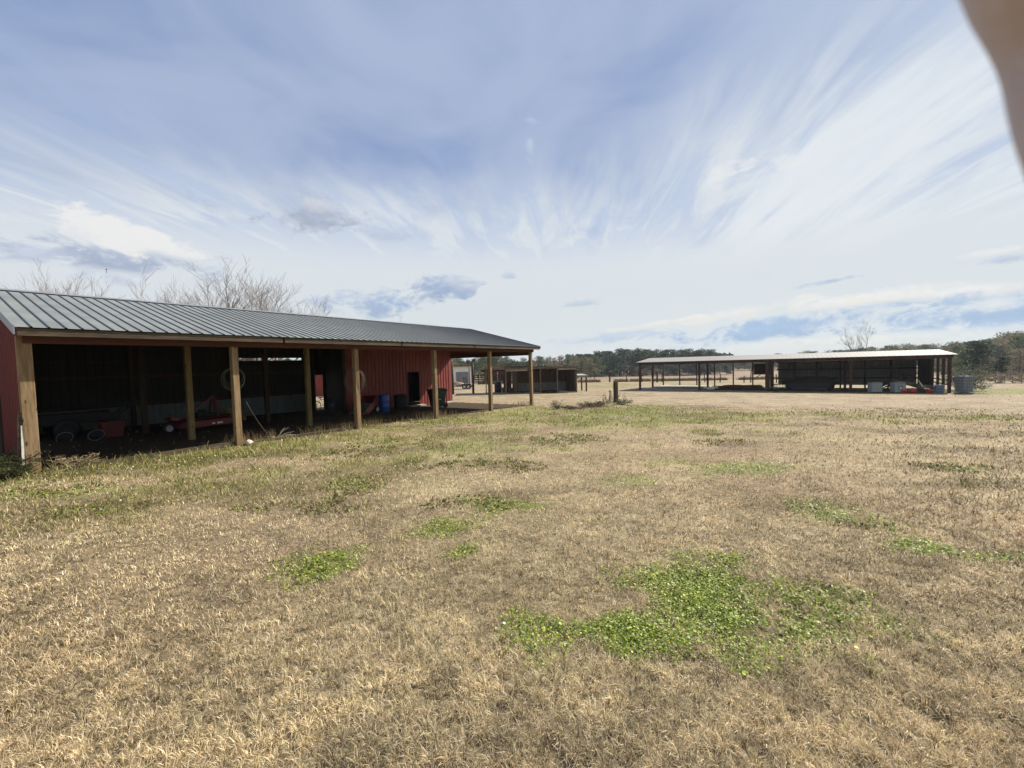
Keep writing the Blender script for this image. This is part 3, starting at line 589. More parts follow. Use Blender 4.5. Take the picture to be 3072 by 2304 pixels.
def drum(name, loc, r, h, m, label, cat, lid=None, group=None):
    t = thing(name, loc, .3, label, cat, group); mb = MB(); pr = [(0, 0), (r*.96, 0), (r, .02)]
    for k in (.33, .66): pr += [(r, h*k-.03), (r*1.03, h*k-.01), (r*1.03, h*k+.01), (r, h*k+.03)]
    pr += [(r, h-.02), (r*.97, h), (r*.93, h), (r*.93, h-.02), (0, h-.02)]
    mb.lathe(pr).build('drum_body', m, t, True); MB().lathe([(r*.99, h-.015), (r*1.035, h-.01), (r*1.035, h+.01), (r*.95, h+.012)]).build('rim', lid or m, t, True); return t
drum('plastic_drum', bw(12.07, 4.6), .25, .82, blue_m, 'bright blue plastic drum against the red wall', 'drum')
t = thing('stock_tub', bw(13.35, 4.9), .2, 'wide black rubber tub standing beside the blue drum', 'tub')
MB().lathe([(0, 0), (.30, 0), (.34, .4), (.35, .74), (.37, .76), (.34, .77), (.32, .72), (.29, .05), (0, .05)], 28).build('tub_body', black_m, t, True)
MB().tube([(.33, -.08, .62), (.40, -.06, .6), (.40, .06, .6), (.33, .08, .62)], .012, 6).build('handle', black_m, t, True)
def wheel(parent, c, r, w, ax=(0, 1, 0), rim=steel_m, tm=black_m, spokes=False):
    M = Matrix.Translation(c) @ Vector((0, 0, 1)).rotation_difference(Vector(ax)).to_matrix().to_4x4()
    wo_ = MB().lathe([(r*.62, -w/2), (r*.9, -w/2), (r, -w*.3), (r, w*.3), (r*.9, w/2), (r*.62, w/2), (r*.6, 0), (r*.62, -w/2)], 24, M).build('wheel', tm, parent, True)
    MB().lathe([(0, -w*.3), (r*.2, -w*.35), (r*.5, -w*.2), (r*.62, -w*.42), (r*.62, w*.42), (r*.5, w*.2), (r*.2, w*.35), (0, w*.3)], 24, M).build('rim', rim, wo_, True)
    return wo_
# red dump cart tipped up against the drum
t = thing('dump_cart', bw(11.1, 4.7), BANG+.25, 'red tipped yard cart with a silver edge leaning beside the blue drum', 'cart')
M = Matrix.Translation((-.05, 0, .10)) @ Matrix.Rotation(-R(38), 4, 'Y')
mb = MB(); mb.add([M @ Vector(p) for p in ((-.45, -.32, .0), (.62, -.32, 0), (.62, .32, 0), (-.45, .32, 0), (-.52, -.4, .33), (.75, -.4, .33), (.75, .4, .33), (-.52, .4, .33), (-.48, -.37, .33), (.71, -.37, .33), (.71, .37, .33), (-.48, .37, .33), (-.42, -.30, .03), (.60, -.30, .03), (.6, .3, .03), (-.42, .3, .03))],
    [(0, 3, 2, 1), (0, 1, 5, 4), (1, 2, 6, 5), (2, 3, 7, 6), (3, 0, 4, 7), (4, 5, 9, 8), (5, 6, 10, 9), (6, 7, 11, 10), (7, 4, 8, 11), (8, 9, 13, 12), (9, 10, 14, 13), (10, 11, 15, 14), (11, 8, 12, 15), (12, 13, 14, 15)]); mb.build('tub', redp, t)
MB().box(-.3, .3, -.41, -.395, .12, .27, M @ Matrix.Rotation(.0, 4, 'X')).build('side_label', mat('faded label', (.30, .10, .09), .7), t)
MB().box(-.56, .2, -.43, .43, .335, .36, M).build('edge_plate', steel_m, t)
wheel(t, (.32, -.38, .17), .17, .09); wheel(t, (.32, .38, .17), .17, .09)
MB().bar((-.4, 0, .05), (-1.0, 0, .03), .04).build('drawbar', blk2, t)
# wheeled bin
t = thing('wheeled_bin', bw(15.0, 3.9), -.95, 'dark green wheeled rubbish bin with closed lid outside the red wall', 'bin'); t.scale = (1.1, 1.12, 1.05)
mb = MB(); mb.add([(x*s_, y*s_+dy_, z) for z, s_, dy_ in ((.07, .74, 0), (.9, 1., 0)) for x, y in ((-.31, -.36), (.31, -.36), (.31, .36), (-.31, .36))], [(0, 3, 2, 1), (0, 1, 5, 4), (1, 2, 6, 5), (2, 3, 7, 6), (3, 0, 4, 7), (4, 5, 6, 7)]); mb.build('bin_body', green_m, t, bevel=.02)
mb = MB(); mb.add([(-.34, -.40, .905), (.34, -.40, .905), (.34, .38, .905), (-.34, .38, .905), (-.31, -.36, .965), (.31, -.36, .965), (.31, .34, .985), (-.31, .34, .985)], [(0, 3, 2, 1), (4, 5, 6, 7), (0, 1, 5, 4), (1, 2, 6, 5), (2, 3, 7, 6), (3, 0, 4, 7)]); mb.build('lid', green_m, t, bevel=.015)
MB().tube([(-.27, .37, .86), (-.27, .45, .88), (.27, .45, .88), (.27, .37, .86)], .014, 8).build('handle', black_m, t)
wheel(t, (-.27, .30, .12), .12, .05, (1, 0, 0), black_m); wheel(t, (.27, .30, .12), .12, .05, (1, 0, 0), black_m)
MB().box(.285, .315, -.05, .05, .42, .46).build('tag_plate', white_m, t)
# rotary cutter
t = thing('rotary_cutter', bw(4.55, 4.85), BANG+.12, 'red tractor rotary cutter with raised A frame parked inside the barn', 'mower')
mb = MB(); pr = [(-.85, -.42), (-.6, -.62), (.75, -.62), (.85, -.5), (.85, .5), (.75, .62), (-.6, .62), (-.85, .42)]
mb.add([(x, y, z) for z in (.16, .36) for x, y in pr]+[(x*.8, y*.8, .42) for x, y in pr], [tuple(range(7, -1, -1))]+[(i, (i+1) % 8, 8+(i+1) % 8, 8+i) for i in range(8)]+[(8+i, 8+(i+1) % 8, 16+(i+1) % 8, 16+i) for i in range(8)]+[tuple(range(16, 24))]); mb.build('deck', redp, t, bevel=.01)
MB().bar((-.75, 0, .42), (.35, -.05, 1.12), .09, .05).bar((-.75, 0, .40), (-.95, 0, .6), .05).build('lift_arm', redp, t)
MB().bar((.35, -.3, .40), (.35, -.05, 1.15), .06, .05).bar((.35, .3, .40), (.35, .02, 1.15), .06, .05).bar((.35, 0, 1.12), (.7, 0, .45), .05).build('a_frame', redp, t)
MB().lathe([(0, .70), (.1, .70), (.16, .6), (.2, .5), (.28, .42)], 16).box(-.18, .18, -.14, .14, .42, .6).build('gearbox', blk2, t)
MB().tube([(.1, 0, .55), (.9, 0, .42)], .05, 10).build('drive_shaft', black_m, t)
MB().box(-.02, .07, -.632, -.624, .22, .27).box(.14, .32, -.632, -.624, .215, .275).build('decal', white_m, t)
wheel(t, (-1.0, 0, .18), .17, .1)
MB().box(-1.0, -.78, -.2, .2, .44, .54).build('counterweight', redp, t)
# yellow and dark clutter behind the cutter
drum('feed_drum', bw(6.0, 6.4), .2, .55, mat('dull yellow plastic', (.22, .17, .03), .6), 'dull yellow drum in the shade at the back of the open bay', 'drum')
drum('feed_drum', bw(6.75, 7.2), .18, .42, mat('brown plastic', (.13, .10, .03), .6), 'short brown drum in the shade beside the middle pole', 'drum')
# dark trailer loaded with clutter, red bin and two tipped black tubs in the first bay
t = thing('utility_trailer', bw(1.6, 7.2), BANG, 'low black utility trailer in the dark first bay of the barn', 'trailer')
MB().box(-1.2, 1.2, -.7, .7, .42, .5).box(-1.2, 1.2, -.74, -.7, .5, .72).box(-1.2, 1.2, .7, .74, .5, .72).build('bed', blk2, t)
MB().bar((1.1, -.3, .5), (1.75, -.3, 1.02), .05).bar((1.1, .3, .5), (1.75, .3, 1.02), .05).bar((1.7, -.3, 1.0), (1.7, .3, 1.0), .05).build('ramp_frame', blk2, t)
wheel(t, (-.1, -.82, .3), .3, .16, rim=blk2); wheel(t, (-.1, .82, .3), .3, .16, rim=blk2); MB().bar((-1.2, 0, .45), (-2.0, 0, .4), .07).build('drawbar', blk2, t)
pale_rim = mat('pale tub rim', (.36, .40, .41), .5)
for k, (px, py) in enumerate(((194, 1313), (289, 1305))):
    P = at(px, py, 12.6-.0*k); t = thing('feed_tub', P, 0, ('black tub with pale rim tipped up, farther from the red bin', 'black tub with pale rim tipped up right beside the red bin')[k], 'tub', 'tipped black tubs with pale rims')
    t.rotation_euler = (R(52), 0, .55)
    MB().lathe([(0, -.26), (.15, -.26), (.185, 0), (.17, 0), (.14, -.24), (0, -.24)], 28).build('tub_body', black_m, t, True)
    MB().tube([(.182*math.cos(q), .182*math.sin(q), .002) for q in np.linspace(0, 2*math.pi, 36, endpoint=False)], .0055, 6, closed=True).build('rim', pale_rim, t, True)
t = thing('storage_bin', bw(2.35, 5.6), BANG, 'dark red square plastic bin on the dirt floor of the first bay', 'bin')
mb = MB(); mb.add([(x*s_, y*s_, z) for z, s_ in ((0, .86), (.46, 1.)) for x, y in ((-.27, -.25), (.27, -.25), (.27, .25), (-.27, .25))], [(0, 3, 2, 1), (0, 1, 5, 4), (1, 2, 6, 5), (2, 3, 7, 6), (3, 0, 4, 7), (4, 5, 6, 7)]); mb.build('bin_body', redp, t, bevel=.01)
MB().box(-.3, .3, -.28, .28, .46, .5).build('lid', redp, t, bevel=.01)
# bicycle
P = bw(11.0, 8.0); t = thing('bicycle', P, BANG-.1, 'small bicycle parked in the passage, dark against the bright opening', 'bicycle')
for x in (-.42, .42):
    pts = [(x+.25*math.cos(q), 0, .27+.25*math.sin(q)) for q in np.linspace(0, 2*math.pi, 30, endpoint=False)]; w = MB().tube(pts, .02, 6, closed=True).build('wheel', black_m, t, True)
    mb = MB()
    for q in np.linspace(0, 2*math.pi, 10, endpoint=False): mb.bar((x, 0, .27), (x+.25*math.cos(q), 0, .27+.25*math.sin(q)), .004)
    mb.build('spokes', steel_m, w)
MB().tube([(-.42, 0, .27), (-.05, 0, .27), (-.18, 0, .62), (-.42, 0, .27)], .013, 6).tube([(-.18, 0, .58), (.28, 0, .62), (-.05, 0, .27)], .014, 6).tube([(.42, 0, .27), (.30, 0, .58), (.26, 0, .74)], .013, 6).build('frame', blk2, t, True)
MB().tube([(.24, -.25, .80), (.29, -.12, .75), (.26, 0, .74), (.29, .12, .75), (.24, .25, .80)], .012, 6).build('handlebar', blk2, t, True)
MB().box(-.30, -.08, -.06, .06, .66, .71).build('saddle', black_m, t, bevel=.02); MB().bar((-.18, 0, .60), (-.19, 0, .67), .025).build('seat_post', steel_m, t)
# red shed seen through the passage
P = at(965, 1150, 40); t = thing('red_shed', (P.x, P.y, float(gz(P.x, P.y))), R(12), 'small red metal shed seen through the opening at the rear of the barn', 'shed')
mb = MB(); ripple(mb, -3.5, 3.5, lambda x, q, h: (x, -2-h, q), 0, 2.5); mb.build('wall', red_m, t); box('side_wall', red_m, t, -3.5, 3.5, -1.95, 2, 0, 2.45)
MB().add([(-3.8, -2.3, 2.42), (3.8, -2.3, 2.42), (3.8, 2.3, 3.1), (-3.8, 2.3, 3.1), (-3.8, -2.3, 2.5), (3.8, -2.3, 2.5), (3.8, 2.3, 3.18), (-3.8, 2.3, 3.18)], [(0, 3, 2, 1), (4, 5, 6, 7), (0, 1, 5, 4), (2, 3, 7, 6), (1, 2, 6, 5), (3, 0, 4, 7)]).build('roof', roof_m, t)

# ------------------------------------------------------------------ the long open shed on the right
GZ = -.94; shed = thing('pole_shed', (s0[0], s0[1], GZ), SANG, 'long low pole shed with pale metal roof standing open across the yard', 'shed')
SH, SR, SD = 2.70, 3.12, 9.0                       # eave height, ridge height, depth ; x runs from -21.76 (left) to 0 (right)
def srz(y): return SR-abs(y-4.5)*(SR-SH)/4.8
for ya, yb in ((-.3, 4.5), (4.5, 9.3)):
    mb = MB(); ripple(mb, -22.1, .35, lambda x, y, h: (x, y, srz(y)+h), ya, yb, step=.305, rw=.05, rh=.014); o = mb.build('roof', white_roof, shed)
    if ya > 0: o['label'] = 'rear slope of the pale metal roof'
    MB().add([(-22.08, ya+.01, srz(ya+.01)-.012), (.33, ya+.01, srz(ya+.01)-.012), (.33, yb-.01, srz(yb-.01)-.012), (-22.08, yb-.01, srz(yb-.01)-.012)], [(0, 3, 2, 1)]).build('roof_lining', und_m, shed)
box('eave_beam', shed_wood, shed, -21.9, .1, -.12, -.06, SH-.26, SH-.02); box('eave_beam', shed_wood, shed, -21.9, .1, 9.06, 9.1, SH-.2, SH-.02); box('ridge_beam', shed_wood, shed, -21.9, .1, 4.40, 4.46, SR-.24, SR-.03)
for k in range(5):
    x = -5.44*k; w = .17
    box('post', shed_wood, shed, x-w/2, x+w/2, -.05, .12, -.15, SH-.05); 
    box('post', shed_wood, shed, x-w/2, x+w/2, 4.46, 4.60, -.15, SR-.1)
    for ya, yb in ((-.2, 4.5), (4.5, 9.2)): MB().bar((x+.12, ya, srz(ya)-.12), (x+.12, yb, srz(yb)-.12), .05, .16).build('rafter', shed_wood, shed)
for k in range(13):
    x = -1.8133*k; box('rear_post', shed_wood if k > 6 else wood_dark, shed, x-.06, x+.06, 8.92, 9.05, -.3, SH-.03)
MB().bar((-21.7, 0, SH-.75), (-21.0, -.02, SH-.25), .05, .1).build('brace', shed_wood, shed)
# rear sheet wall of the closed half, dark girts, gap of daylight above it
for x0, x1 in ((-10.45, -7.25), (-7.2, -3.6), (-3.55, -.1)):
    mb = MB(); ripple(mb, x0, x1, lambda x, q, h: (x, 9.12-h, q), .05, 2.28, step=.305); mb.build('wall_panel', tin_in, shed)
for z in (.72, 1.58, 2.30): box('girt', wood_dark, shed, -10.6, -.05, 8.84, 8.91, z-.05, z+.05)
for x in (-10.3, -8.0, -5.6, -3.0, -1.2): pass
mb = MB(); ripple(mb, 4.7, 9.1, lambda y, q, h: (-.02-h, y, q), .1, 2.6, step=.305); mb.build('end_wall', dark_in, shed)
for y in (1.55, 3.0): box('end_post', shed_wood, shed, -.06, .08, y-.07, y+.07, -.1, SH)
for z in (.55, .85): box('end_rail', shed_wood, shed, .085, .12, -.05, 4.6, z-.04, z+.05)
# thick board partition between the halves
box('partition_post', shed_wood, shed, -11.12, -10.9, -.30, -.06, -.15, SH-.05); box('partition_boards', shed_wood, shed, -11.0, -10.94, .2, 1.6, -.1, SH-.1); box('partition_post', wood_dark, shed, -10.72, -10.55, -.1, .1, -.15, SH-.05)
# elevated boxed panel at the rear of the open half
t = box('feed_board', wood_dark, shed, -12.55, -11.0, 8.5, 8.88, 1.12, 2.2); MB().box(-12.62, -10.95, 8.44, 8.9, 2.21, 2.29).box(-12.62, -12.56, 8.44, 8.5, 1.1, 2.2).build('board_frame', grey_g, shed)
MB().bar((-12.65, 8.85, .55), (-12.0, 8.85, 1.1), .06).build('brace', shed_wood, shed)
for x0, x1, z in ((-10.3, -8.9, 2.36), (-6.6, -5.6, 2.42), (-4.9, -2.9, 2.42), (-1.2, -.1, 2.40)): pass
# slab, dirt, things beneath
def pad(name, pts, h, m, cx):
    mb = MB(); k = len(pts); vs = [sw(*p, 0) for p in pts]; vs = [Vector((p.x, p.y, float(gz(p.x, p.y))-.06)) for p in vs]+[Vector((p.x, p.y, max(float(gz(p.x, p.y)), -1.02)+h)) for p in vs]
    mb.add(vs, [tuple(range(k))[::-1], tuple(range(k, 2*k))]+[(i, (i+1) % k, k+(i+1) % k, k+i) for i in range(k)]); o = mb.build(name, m); o['kind'] = 'structure'; return o
pad('concrete_slab', [(21.9, .3), (16.6, .1), (16.3, 4.2), (16.4, 9.2), (21.7, 9.2)], .045, mat('grey slab', (.36, .33, .28), .95, .25, 1.5, .2), 0)
def mound(name, al0, al1, p0, p1, h, m, seed, label, cat, kind=None):
    n = 40; mb = MB(); vs = []
    for i in range(n+1):
        for j in range(n+1):
            a, p = al0+(al1-al0)*i/n, p0+(p1-p0)*j/n; e = max(0, min(1, min(i, n-i, j, n-j)/7)); q = s0+a*sd+p*sn
            z = float(gz(*q))-.04+(h*(.55+.75*float(fbm(np.array([a*.9]), np.array([p*.9]), seed, 4)[0])))*(e*e*(3-2*e)); vs.append((q[0], q[1], z))
    mb.add(vs, [(i*(n+1)+j, (i+1)*(n+1)+j, (i+1)*(n+1)+j+1, i*(n+1)+j+1) for i in range(n) for j in range(n)]); o = mb.build(name, m, None, True); return tag(o, label, cat, None, kind)
mound('dirt_heap', 11.2, 15.9, .9, 8.6, .34, mat('red brown dirt', (.13, .045, .022), .95, .4, 3, .8, 10), 5, 'low heap of red brown dirt under the open half of the shed', 'dirt heap', None)
sk = mat('white sacking', (.62, .58, .50), .85, .2, 6, .3)
for k, (a, p, h) in enumerate(((15.9, .9, .16), (15.5, .6, .14), (15.1, .9, .22))):
    rock(sw(a, p, h), (.34, .2, .16), 11+k, sk, ('pale torn sack at the left of the dirt heap under the shed', 'pale sack lying in front on the dirt heap', 'fullest pale sack at the right of the three on the dirt heap')[k], 'sack', 'sack', 'pale sacks on the dirt heap')
# machinery heap under the closed half
t = thing('hay_wagon', (*sw(8.0, 3.2).xy, GZ), SANG, 'long dark farm wagon stacked with planks under the closed half of the shed', 'wagon')
MB().box(-2.0, 2.0, -.9, .9, .45, .6).build('wagon_bed', blk2, t); mb = MB(); rr = random.Random(9)
for k in range(34): 
    z = .63+.075*(k//5); y = -.8+.34*(k % 5)+rr.uniform(-.04, .04); L = 1.9-.18*(k//5); mb.bar((-L+rr.uniform(-.3, .3), y, z), (L+rr.uniform(-.3, .3), y, z+rr.uniform(-.01, .03)), .26, .055)
mb.build('plank_stack', wood_dark, t); MB().box(-1.7, 1.4, -.96, -.92, .12, .62).build('side_panel', mat('slate panel', (.018, .022, .035), .6), t)
for x in (-1.4, 1.4):
    for y in (-.8, .8): wheel(t, (x, y, .32), .32, .18, rim=blk2)
MB().bar((1.5, -.95, .2), (2.3, -1.0, .95), .05).bar((1.0, -.5, 1.2), (2.2, -.7, .7), .06).build('loose_rails', blk2, t)
t = thing('disc_harrow', (*sw(10.1, 1.2).xy, GZ), SANG, 'small rusty disc implement beside the partition post', 'harrow'); mb = MB()
for k in range(5): mb.lathe([(0, -.01), (.22, 0), (.24, .02), (.22, .02), (0, .01)], 16, Matrix.Translation((-.4+.2*k, 0, .24)) @ Matrix.Rotation(R(80), 4, 'Y'))
mb.build('discs', blk2, t); MB().bar((-.5, 0, .24), (.5, 0, .24), .04).bar((-.5, .1, .5), (.5, .1, .5), .07).bar((-.3, .0, .24), (-.3, .1, .5), .04).bar((.3, 0, .24), (.3, .1, .5), .04).build('frame', blk2, t)
def chest(al, pe, label, m, panel=False, face=R(-8)):
    t = thing('chest_box', (*sw(al, pe).xy, GZ+.02), face, label, 'chest', 'grey chests at the front of the shed'); t.scale = (.72, .8, 1.08)
    MB().box(-.48, .48, -.32, .32, .06, .62).build('chest_body', m, t, bevel=.03); MB().box(-.49, .49, -.33, .33, .63, .70).build('lid', m, t, bevel=.02); MB().box(-.42, .42, -.26, .26, 0, .06).build('skid', black_m, t)
    MB().box(.482, .5, -.3, .3, .1, .6).build('side_panel', blk2, t)
    if panel: MB().box(-.2, .2, -.338, -.322, .2, .5).build('front_panel', grey_p, t); MB().box(-.08, .08, -.35, -.34, .28, .40).build('badge', white_m, t)
    return t
chest(4.12, -1.0, 'plain grey chest, left one of the pair before the long shed', grey_g); chest(2.85, -.9, 'grey green chest with a raised front panel, nearer the scrap heap', grey_g, True)
# scrap: pipes and sheets over red tanks
t = thing('scrap_heap', (*sw(1.75, -.1).xy, GZ), SANG, 'heap of pipes, poles and bent sheet metal at the right end of the shed', 'scrap'); rr = random.Random(12)
mb = MB()
for k in range(26): mb.bar((-1.0+rr.uniform(-.3, .3), rr.uniform(-.5, .9), .75+rr.uniform(-.1, .25)), (.8+rr.uniform(-.5, .4), rr.uniform(-.8, .7), .28+rr.uniform(-.1, .2)), rr.uniform(.03, .06), rr.uniform(.02, .05))
mb.build('poles', wood_old, t); MB().bar((-.75, -.6, .62), (-.35, -.65, .50), .22, .015).bar((.0, -.7, .95), (.25, -.7, .45), .05).build('sheet_scrap', white_m, t)
mb = MB()
for k in range(14): mb.bar((-1.9+rr.uniform(-.4, .6), 1.2+rr.uniform(-.5, .9), rr.uniform(.1, .5)), (-.2+rr.uniform(-.5, .8), 1.3+rr.uniform(-.8, .8), .7+rr.uniform(0, .9)), .07, .05)
mb.build('brush', wood_dark, t)
for k, (al, lab) in enumerate(((2.55, 'red fuel can lying on its side next to the grey green chest'), (2.05, 'red fuel can in the middle under the scrap poles'), (1.15, 'red fuel can at the right end of the scrap, near the drum'))):
    t = thing('fuel_can', (*sw(al, -.95).xy, GZ+.02), R(-10+14*k), lab, 'can', 'red cans under the scrap')
    M = Matrix.Translation((0, 0, .15)) @ Matrix.Rotation(R(90), 4, 'Y'); MB().lathe([(0, -.22), (.11, -.22), (.14, -.18), (.14, .18), (.11, .22), (0, .22)], 18, M).build('can_body', redp2, t, True); MB().tube([(.05, 0, .28), (.05, 0, .36), (-.08, 0, .36), (-.08, 0, .28)], .014, 6).build('handle', black_m, t)
drum('metal_drum', (*sw(.75, -1.15).xy, GZ), .24, .62, mat('blue grey drum', (.13, .17, .23), .5), 'short blue grey drum with a pale lid beside the corner post of the shed', 'drum', white_m)
# cage tank
t = thing('caged_tank', (*sw(-.42, -1.3).xy, GZ), R(-6), 'large grey blue caged water tank outside the right corner of the shed', 'tank'); t.scale = (.62, .62, 1.1)
MB().box(-.5, .5, -.5, .5, .14, 1.12).build('tank_bottle', grey_p, t, bevel=.06); mb = MB()
for z in np.linspace(.18, 1.12, 6): mb.tube([(-.53, -.53, z), (.53, -.53, z), (.53, .53, z), (-.53, .53, z)], .012, 5, closed=True)
for q in np.linspace(-.53, .53, 7):
    for a in ((q, -.53), (q, .53), (-.53, q), (.53, q)): mb.bar((*a, .12), (*a, 1.14), .018)
mb.build('cage', grey_g, t); MB().box(-.55, .55, -.55, .55, 0, .12).build('pallet', grey_p, t); MB().lathe([(.11, 1.12), (.11, 1.17), (0, 1.175)], 16).build('cap', black_m, t)

# ------------------------------------------------------------------ stall shed in the middle of the yard
P0_, P1_ = Vector((-.55, 37.6)), Vector((5.85, 38.6)); ang = math.atan2(P1_.y-P0_.y, P1_.x-P0_.x); stall = thing('stall_shed', (P0_.x, P0_.y, -.74), ang, 'grey timber stall shed with rusty corrugated roof in the middle of the yard', 'shed')
LW = (P1_-P0_).length
def szz(x): return 2.62-.045*(x+2)
mb = MB(); ripple(mb, -1.95, LW+.15, lambda x, q, h: (x, q*3.9-.25, szz(x)-q*.35+h), 0, 1, step=.62, rw=.22, rh=.06); mb.build('roof', mat('dull tin', (.32, .33, .31), .55, .3, 2, metal=.3), stall)
box('roof_beam', wood_old, stall, -1.9, LW+.1, -.16, -.10, 2.18, 2.34); box('roof_beam', wood_dark, stall, -1.9, LW+.1, 3.2, 3.26, 2.0, 2.2)
for x, w in ((-1.75, .08), (0, .12), (3.15, .09), (4.7, .09), (LW, .12)): box('post', wood_old, stall, x-w/2, x+w/2, -.1, .02, -.15, szz(x)-.1)
box('post', wood_old, stall, 2.82, 2.9, 1.4, 1.5, -.1, 2.2)
box('rear_wall', wood_dark, stall, 1.15, LW, 3.3, 3.36, -.1, 2.2); MB().box(0.25, .95, 3.3, 3.36, -.1, 2.2).build('rear_wall', wood_dark, stall)
mb = MB(); rr = random.Random(3)
for i in range(34):
    x = .27+i*.19
    if .85 < x < 1.1: continue
    mb.box(x, x+.165, 3.24, 3.285, -.1+rr.uniform(0, .06), 2.1+rr.uniform(-.1, .05))
mb.build('wall_boards', mat('stall boards', (.16, .115, .08), .9, .55, 4, stretch=ZS), stall)
mb = MB(); ripple(mb, 1.6, LW-.1, lambda x, q, h: (x, 3.1-h, q), .05, .82, step=.2); mb.build('lower_panel', mat('grey lower panel', (.26, .25, .23), .8, .3, 2), stall)  # paler grey ribbed sheet over the lower part of the rear wall
box('side_wall', mat('stall boards', (.05, .04, .028)), stall, LW-.05, LW, .05, 3.3, -.1, 2.15); box('side_wall', MATS['stall boards'], stall, 1.1, 1.15, .9, 3.3, -.1, 2.2)
for a in ((.02, 1.95, 2.02, 2.3), (4.72, LW-.05, 2.03, 2.24)): box('valance_board', mat('bleached board', (.30, .26, .2), .9, .3, 4), stall, a[0], a[1], -.15, -.115, a[2], a[3])
box('sill_board', MATS['bleached board'], stall, 1.2, 3.1, -.12, -.06, -.06, .07); box('sill_board', MATS['bleached board'], stall, 4.75, LW-.1, -.12, -.06, -.06, .07); box('sill_board', wood_dark, stall, 3.2, 4.65, -.12, -.06, -.06, .05)
# low lean-to beside it
t = thing('low_shelter', (6.9, 40.2, -.86), R(6), 'low open post shelter standing against the right end of the stall shed', 'shelter')
MB().add([(-1.1, -.1, 1.52), (.28, -.1, 1.50), (.40, 2.3, 1.58), (-1.1, 2.3, 1.60), (-1.1, -.1, 1.58), (.28, -.1, 1.56), (.40, 2.3, 1.64), (-1.1, 2.3, 1.66)], [(0, 3, 2, 1), (4, 5, 6, 7), (0, 1, 5, 4), (1, 2, 6, 5), (2, 3, 7, 6), (3, 0, 4, 7)]).build('roof', MATS['dull tin'], t)
for p in ((.15, 0), (.3, 2.2), (-1.0, 2.2)): MB().box(p[0]-.06, p[0]+.06, p[1]-.06, p[1]+.06, -.05, 1.5).build('post', wood_brn, t)
box('roof_beam', MATS['bleached board'], t, -1.1, .26, -.14, -.11, 1.38, 1.49)
drum('metal_drum', (-1.35, 41, float(gz(-1.35, 41))), .36, .98, mat('navy drum', (.02, .022, .035), .5), 'tall dark drum standing in the yard left of the stall shed', 'drum')
for k, (x, s_, m, lab) in enumerate(((-.75, .26, grey_p, 'small grey bucket beside the tall dark drum'), (-.15, .22, straw_m, 'small tan bucket nearest the stall shed post'))):
    MB().lathe([(0, 0), (s_*.8, 0), (s_, s_*1.8), (s_*1.05, s_*1.85), (s_*.9, s_*1.8), (s_*.72, .04), (0, .04)], 18).build('bucket', m, None, True); o = [q for q in C.objects if q.name.startswith('bucket')][-1]
    o.location = (x, 40.6, float(gz(x, 40.6))); tag(o, lab, 'bucket', 'buckets by the stall shed')
for k, (px, top, by, w, lab) in enumerate(((1359, 1092, 1183, .24, 'thick dark pole standing just right of the red wall'), (1420, 1090, 1181, .22, 'thick dark pole at the right of the white building'), (1409, 1085, 1168, .12, 'slender dark pole rising above the white building roof'))):
    P = ground(px, by); h = CZ-(top-1099)/FPX*P.y-P.z
    mb = MB(); mb.tube([(0, 0, -.1), (.01, 0, h*.5), (.0, .01, h)], [w/2, w*.46, w*.4], 9); o = mb.build('wooden_pole', shed_wood, None, True); o.location = P; tag(o, lab, 'pole', 'poles at the end of the yard')
# white building
P = at(1385, 1160, 62); t = thing('white_building', (P.x, P.y, float(gz(P.x, P.y))), R(4), 'small white weathered building with a grey door behind the trailer', 'building')
mb = MB(); ripple(mb, -1.5, 1.45, lambda x, q, h: (x, 0-h, q), 0, 2.95, step=.3); mb.build('wall', mat('bright white boards', (.92, .91, .86), .8, .12, 4), t); box('side_wall', white_m, t, -1.5, 1.45, .02, 5, 0, 2.9); box('door', mat('grey door', (.24, .24, .26), .7, .2, 3, stretch=ZS), t, -.75, 1.05, -.09, -.04, 0, 2.15)
box('corner_board', grey_g, t, 1.46, 1.6, -.06, 5, 0, 2.95); MB().box(-1.8, 1.75, -.4, 5.2, 2.95, 3.08).build('roof', mat('rusty roof', (.09, .05, .035), .9), t)
# tandem trailer
P = ground(1385, 1167); t = thing('flatbed_trailer', P, R(2), 'tandem axle flatbed trailer with raised ramp in front of the white building', 'trailer')
MB().box(-1.0, 1.25, -.9, .9, .5, .62).build('bed', mat('tan boards', (.34, .22, .12), .8), t); MB().add([(-1.0, -.6, .62), (.3, -.6, .62), (.3, .6, .62), (-1.0, .6, .62), (-.9, -.5, .92), (-.1, -.4, .80), (-.1, .4, .80), (-.9, .5, .92)], [(0, 1, 5, 4), (1, 2, 6, 5), (2, 3, 7, 6), (3, 0, 4, 7), (4, 5, 6, 7)]).build('load', mat('tan load', (.42, .30, .19), .9, .3, 3), t)
for x in (.42, .92):
    for y in (-.95, .95): wheel(t, (x, y, .29), .29, .2, rim=white_m)
MB().box(.1, 1.24, -1.08, -.86, .62, .66).build('fender', blk2, t); mb = MB(); mb.bar((.45, -.85, .62), (.28, -.95, 1.5), .05).bar((.78, -.85, .62), (.62, -.95, 1.5), .05)
for q in np.linspace(.1, .95, 6): mb.bar((.45-.17*q, -.85-.1*q, .62+.88*q), (.78-.16*q, -.85-.1*q, .62+.88*q), .07, .04)
mb.build('ramp', blk2, t); MB().bar((-1.0, 0, .55), (-2.2, 0, .5), .1).build('drawbar', blk2, t)
